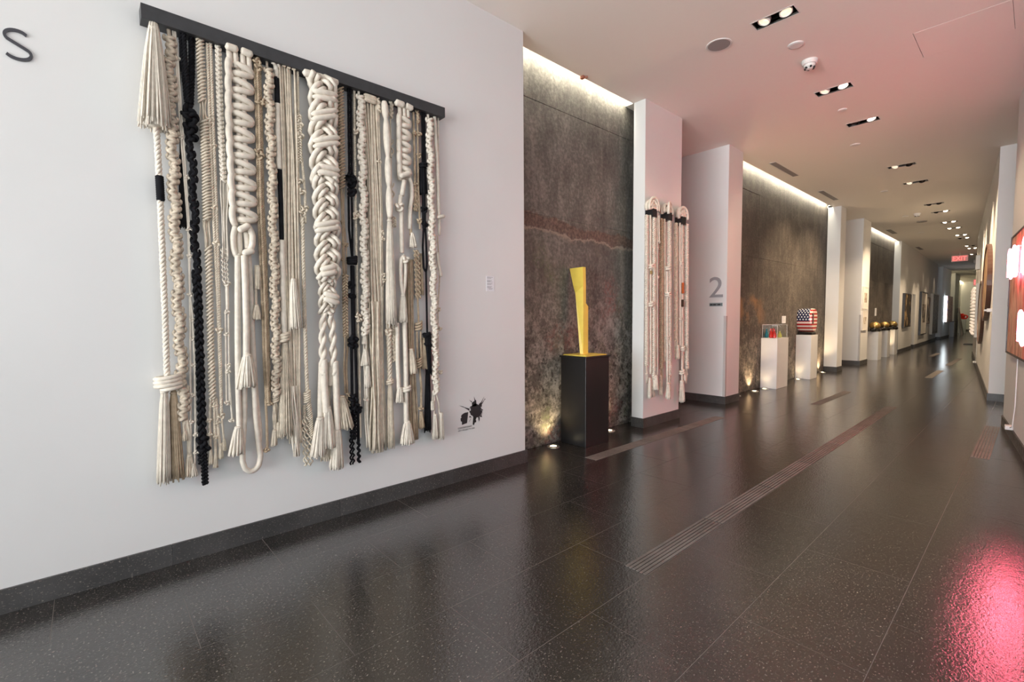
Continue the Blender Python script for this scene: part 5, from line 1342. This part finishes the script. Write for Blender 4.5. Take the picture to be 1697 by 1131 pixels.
# 22 small coils
P_('knotted_string', N_, lambda m: (sinnet(m, [(648, 168), (648, 195)], 8, 0.0, 1.4), straight(m, [(648, 195), (650, 330), (652, 420), (654, 560), (656, 600)], 2.6, -0.01), curly(m, [(649, 232), (650, 262)], 1, 2, 2.6, 0, 5), curly(m, [(650, 304), (651, 330)], 1, 2, 2.6, 0, 5), braid(m, [(652, 360), (653, 376)], 9, 0.0, 1.3, 0.3), sinnet(m, [(652, 540), (653, 600)], 8, -0.005, 1.3)))
# 23 third thick ladder with looped wrapped cords
P_('thick_ladder', W_, lambda m: (capsule(m, (651, 171), (667, 177), 11, 0.03), capsule(m, (668, 176), (681, 183), 10, 0.03), [straight(m, [(u, 178), (u + 1, 196)], 7, 0.01) for u in (661, 668, 674)], ladder(m, [(668, 194), (668, 240), (669, 296)], 28, 8.6, 21), capsule(m, (659, 294), (678, 288), 9, 0.03)))
S_('side_loop', W_, lambda m: m.tube(hang([(676, 290), (682, 305), (683, 325), (680, 345), (679, 380)], 24, 0.0), 7 * px(at_x(680, 320, XM)) / 2, 9))
S_('wrapped_cord', W_, lambda m: (straight(m, [(668, 300), (664, 325)], 8, 0.02), knot(m, 660, 344, 15, 5.5, 0.02), straight(m, [(662, 325), (660, 345)], 7, 0.02), wrapped(m, [(664, 345), (665, 420)], 7.5, 0.01)))
S_('wrapped_loop', W_, lambda m: (m.tube(hang([(668, 424), (663, 430), (662, 445), (663, 470), (666, 490), (669, 470), (670, 445), (669, 430)], 40, 0.02), 6.5 * px(at_x(666, 450, XM)) / 2, 8), knot(m, 669, 431, 12, 5, 0.03)))
S_('tassel', W_, lambda m: tassel(m, 666, 488, 534, 6, 15, 34, 0, 2.4, 0.02, 0.05))
S_('wrapped_cord', W_, lambda m: wrapped(m, [(657, 535), (658, 600), (660, 646)], 7.5, 0.01))
S_('tassel', W_, lambda m: tassel(m, 661, 642, 667, 6, 13, 24, 0, 2.4, 0.015, 0.06))
S_('wrapped_cord', W_, lambda m: (wrapped(m, [(669, 530), (671, 600), (672, 700)], 8.5, 0.012), bundle_knot(m, 672, 645, 13, 8, 5, 0.015, 2)))
S_('tassel', W_, lambda m: tassel(m, 673, 697, 735, 7, 24, 34, 0, 3.2, 0.02, 0.06))
# 24 mixed tan cords and tassels
P_('tan_cords', T_, lambda m: (rope(m, [(685, 186), (687, 260), (688, 330)], 4), sinnet(m, [(691, 184), (693, 205)], 7, 0, 1.4), [rope(m, [(692, 205), (693, 300), (696, 380)], 3.2)], [knot(m, u, v, 9, 3) for u, v in ((688, 221), (694, 222), (694, 258), (688, 305), (695, 366))], curly(m, [(688, 310), (689, 350)], 3, 8, 2.6), straight(m, [(679, 345), (681, 390)], 5),
    curly(m, [(690, 415), (692, 455), (693, 495)], 4, 9, 3), rope(m, [(692, 490), (694, 540)], 3.4), bundle_knot(m, 694, 541, 10, 14, 4, 0, 3), [rope(m, [(692 + a, 550), (693 + a, 595)], 3.4) for a in (-1, 5)], bundle_knot(m, 694, 602, 9, 16, 3.4, 0, 4), rope(m, [(695, 610), (698, 640), (698, 680)], 4), knot(m, 698, 677, 8, 3)))
S_('tassel', W_, lambda m: tassel(m, 682, 386, 411, 4, 13, 22, 2, 1.8, 0.01, 0.08))
S_('tassel', T_, lambda m: tassel(m, 698, 682, 710, 4, 10, 20, 1, 1.6, 0.0, 0.06))
S_('tassel', N_, lambda m: tassel(m, 680, 578, 619, 6, 15, 26, 4, 2.4, 0.01, 0.04))
S_('yarn_hank', T_, lambda m: strings(m, [(680, 430), (682, 560), (685, 650), (688, 730)], 12, 12, 2.2, -0.02, 0.8))
S_('tassel', T_, lambda m: tassel(m, 700, 420, 489, 4, 8, 18, 1, 1.8, -0.02, 0.03))
S_('tassel', T_, lambda m: tassel(m, 703, 560, 612, 5, 12, 22, 2, 2.0, -0.01, 0.03))
# 25 black cords with loop and fringe
P_('black_cords', K_, lambda m: ([straight(m, [(699 + a, 186), (700 + a, 276)], 2.8) for a in (0, 2.5, 5)], bundle_knot(m, 700.5, 275, 12, 7, 4, 0.01, 2), tassel(m, 700.5, 276, 322, 9, 12, 22, 1, 3.0, 0.0, 0.02), wrapped(m, [(702, 318), (703, 380)], 7), knot(m, 702, 348, 11, 4, 0.01), knot(m, 703, 372, 9, 4, 0.01),
    m.tube(hang([(702, 376), (700.5, 410), (702, 445), (706, 452), (707.5, 440), (706.5, 410), (705, 380)], 30, 0.0), 3.6 * px(at_x(704, 410, XM)) / 2, 7), straight(m, [(706, 450), (708, 555)], 3.4), tassel(m, 708, 552, 620, 12, 10, 34, 3, 2.4, 0.0, 0.05), knot(m, 708, 557, 14, 5), knot(m, 709, 570, 13, 5)))
S_('black_fringe', K_, lambda m: tassel(m, 710, 608, 715, 6, 12, 36, 0, 1.6, -0.01, 0.02))
# 26 white spiral sinnet at the end with two tassels
P_('knotted_sinnet', W_, lambda m: (straight(m, [(709, 190), (710, 200)], 4), sinnet(m, [(710, 198), (712, 280), (714, 360), (717, 470), (720, 590), (721, 652)], 14, 0.01, 1.0, 0.40), [straight(m, pts, 3.2) for pts in ([(720, 650), (719, 700)], [(722, 650), (727, 670), (729, 700)], [(718, 650), (716, 668)])]))
for (u, v0, v1, w1) in ((715.5, 665, 680, 7), (720, 686, 728, 11), (730, 684, 728, 11)):
    S_('tassel', W_, lambda m: tassel(m, u, v0, v1, 5, w1, 24, 0.5, 1.8, 0.01, 0.05))
# 27 last plain cords
P_('plain_cord', W_, lambda m: (straight(m, [(720, 194), (725, 280), (727, 360)], 6), straight(m, [(727, 195), (728, 300), (729, 360)], 3, -0.01), capsule(m, (722, 361), (735, 359), 6, 0.02), straight(m, [(728, 362), (728, 390)], 5), wrapped(m, [(724, 418), (727, 440), (731, 459)], 5.5)))
S_('knotted_string', N_, lambda m: (straight(m, [(727, 390), (731, 450), (728, 520), (728, 600)], 2.2, -0.02), [knot(m, u, v, 7, 2.6) for u, v in ((727, 513), (729, 545), (730, 617))]))

# ---------------------------------------------------------------- three narrow hangings on the pillar
def narrow(i, ul, uc, ur, v0, v1, vb, label, data):
    """ul,uc,ur: photo columns of the clamp's near face and front face; v0,v1 its height; vb the cord ends"""
    A = at_x(ul, (v0 + v1) / 2, WL); yn = float(A[1])
    B = at_y(uc, (v0 + v1) / 2 + 1, yn); xf = float(B[0]); C = at_x(ur, (v0 + v1) / 2 + 2, xf); yf = float(C[1])
    z1 = float(at_y(uc, v0 + 1.5, yn)[2]); z0 = float(at_y(uc, v1 + 1.5, yn)[2])
    pl = (WL + xf) / 2 + 0.01
    H = Hanging(thing('macrame_strand_hanging', label, 'wall hanging', (WL, (yn + yf) / 2, 0.4), 'narrow macrame hangings on the pillar'))
    H.part('clamp', 'black_paint', lambda m: m.box((WL + 0.001, yn, z0), (xf, yf, z1)), smooth=False)
    w = yf - yn; kw = dict(plane=pl)
    def U(f, z):                              # fraction across the clamp, height -> photo point on this hanging's plane
        q = np.array((pl, yn + w * f, z)) - [0, 0, EYE]; d = q @ _F
        return (PCX + FPX * (q @ _R) / d, PCY - FPX * (q @ _U) / d)
    def col(u, va, vb_, u2=None): return [(u + ((u if u2 is None else u2) - u) * t, va + (vb_ - va) * t) for t in np.linspace(0, 1, 8)]
    for kind, mt, u, va, vb_, ww, dx in data:
        ww *= 1.3 if kind in ('braid', 'cord') else 1.1
        mt = {'w': 'cotton_white', 'n': 'cotton_natural', 't': 'cotton_tan', 'r': 'cotton_rust', 'b': 'cotton_brown', 'g': 'cotton_gold'}[mt]
        if kind == 'braid':
            H.part('braid', mt, lambda m: braid(m, col(u, va, vb_), ww, dx, 1.25, 0.36, 1, 0.25, 0.08, **kw))
            H.sub('tail', mt, lambda m: (strings(m, col(u, vb_ - 2, vb_ + 30), 3, ww * 0.8, 1.6, dx, **kw), knot(m, u, vb_ + 14, 4.5, 1.7, dx, plane=pl)))
        elif kind == 'cord':
            H.part('cord', mt, lambda m: straight(m, col(u, va, vb_, u + 0.6), ww, dx, **kw))
        elif kind == 'wrap':
            H.part('wrapped_bead', mt, lambda m: wrapped(m, col(u, va, vb_), ww, dx, **kw))
        elif kind == 'knot':
            H.part('rope_knot', mt, lambda m: (bundle_knot(m, u, va, ww, ww * 0.8, ww * 0.34, dx, 2, plane=pl), knot(m, u, va, ww, ww * 0.3, dx + 0.01, plane=pl)))
        elif kind == 'small_knot':
            H.part('rope_knot', mt, lambda m: knot(m, u, va, ww, ww * 0.4, dx, plane=pl))
        elif kind == 'tassel':
            H.part('tassel', mt, lambda m: tassel(m, u, va, vb_, ww * 0.5, ww, 26, 0, 1.7, dx, 0.08, plane=pl))
    # rope loops standing up out of the clamp
    for k_ in range(5):
        c0 = np.array((pl + 0.02 * ((k_ % 3) - 1), yn + w * (0.1 + 0.22 * k_), z1 - 0.01)); R = 0.062 + 0.018 * ((k_ * 7 + i * 3) % 3); tl = rng.uniform(-0.5, 0.5); rot = rng.uniform(-0.7, 0.7)
        P = []
        for t in np.linspace(-0.35, math.pi + 0.35, 16):
            P.append(c0 + np.array((math.sin(rot) * R * math.cos(t) * 0.8 + 0.01, R * math.cos(t), R * 1.25 * math.sin(t) + 0.03 + 0.02 * tl)))
        H.part('rope_loop', 'cotton_white', lambda m: m.tube(P, 0.019, 8))
    for k_ in range(4):
        uu, vv = U(0.1 + 0.28 * k_, z1 + 0.035); H.part('rope_knot', 'cotton_white', lambda m: knot(m, uu, vv, 11, 4.5, 0.01, plane=pl))
narrow(0, 1069.2, 1082.0, 1089.0, 344.0, 357.5, 658, 'first narrow cream macrame hanging, at the pillar edge nearest the concrete', [
    ('braid', 'w', 1071.6, 357, 606, 5.6, 0.0), ('cord', 'w', 1076.4, 357, 620, 3.0, 0.01), ('braid', 'w', 1081.2, 358, 628, 6.2, 0.02), ('cord', 'w', 1085.6, 358, 622, 1.8, 0.03), ('braid', 'n', 1089.3, 430, 580, 3.6, -0.02), ('cord', 'n', 1089.0, 358, 432, 1.8, -0.02), ('cord', 'w', 1088.2, 358, 400, 2.4, 0.03),
    ('knot', 'w', 1076.6, 442, 0, 9, 0.02), ('wrap', 'g', 1076.6, 449, 455, 4.0, 0.02), ('knot', 'w', 1076.2, 505, 0, 9, 0.02), ('small_knot', 'w', 1086, 412, 0, 4.5, 0.03), ('small_knot', 'w', 1086.4, 460, 0, 4.5, 0.03), ('small_knot', 'w', 1088.4, 401, 0, 5, 0.03),
    ('tassel', 'w', 1082.5, 622, 646, 9, 0.04), ('tassel', 'w', 1075.6, 626, 660, 6.5, 0.01), ('tassel', 'n', 1081.5, 640, 658, 7, 0.0)])
narrow(1, 1095.0, 1107.5, 1114.5, 350.0, 363.0, 658, 'middle narrow cream macrame hanging of the three on the pillar', [
    ('braid', 't', 1097.2, 363, 612, 6.0, -0.01), ('cord', 'n', 1101.4, 363, 600, 2.2, 0.0), ('cord', 'w', 1103.0, 450, 640, 3.0, 0.02), ('braid', 'w', 1107.0, 364, 622, 5.8, 0.02), ('braid', 'n', 1112.0, 440, 608, 3.8, -0.01), ('cord', 'n', 1112.0, 364, 442, 1.8, -0.01),
    ('knot', 'w', 1103.6, 445, 0, 8.5, 0.03), ('knot', 'w', 1103.2, 488, 0, 9, 0.03), ('small_knot', 'w', 1102, 560, 0, 5.5, 0.03), ('small_knot', 'w', 1107.5, 608, 0, 5, 0.03),
    ('tassel', 'w', 1104.0, 634, 661, 9.5, 0.03), ('tassel', 'w', 1108.8, 626, 648, 6, 0.0), ('tassel', 'n', 1096.0, 622, 655, 5.5, -0.01)])
narrow(2, 1118.2, 1130.3, 1136.8, 357.0, 370.0, 660, 'third narrow cream macrame hanging, with a rust coloured bead', [
    ('braid', 'n', 1121.4, 370, 566, 5.4, -0.01), ('cord', 'w', 1124.6, 370, 575, 2.0, 0.02), ('cord', 'w', 1127.6, 371, 632, 2.4, 0.02), ('braid', 'w', 1131.2, 371, 602, 4.6, 0.0), ('braid', 'w', 1135.8, 372, 606, 5.6, 0.02),
    ('small_knot', 'w', 1125.4, 436, 0, 5.5, 0.03), ('wrap', 'r', 1127.2, 469, 487, 3.6, 0.04), ('wrap', 'b', 1126.8, 497, 509, 3.6, 0.04), ('knot', 'w', 1127.4, 578, 0, 7.5, 0.03), ('knot', 'w', 1126.8, 617, 0, 8, 0.03), ('small_knot', 'w', 1124.6, 528, 0, 5, 0.03),
    ('tassel', 'n', 1121.2, 572, 595, 6, 0.02), ('tassel', 'w', 1126.6, 630, 666, 10, 0.03), ('tassel', 'w', 1132.6, 618, 634, 4.5, 0.02), ('tassel', 'n', 1137.0, 598, 612, 4.5, 0.02)])
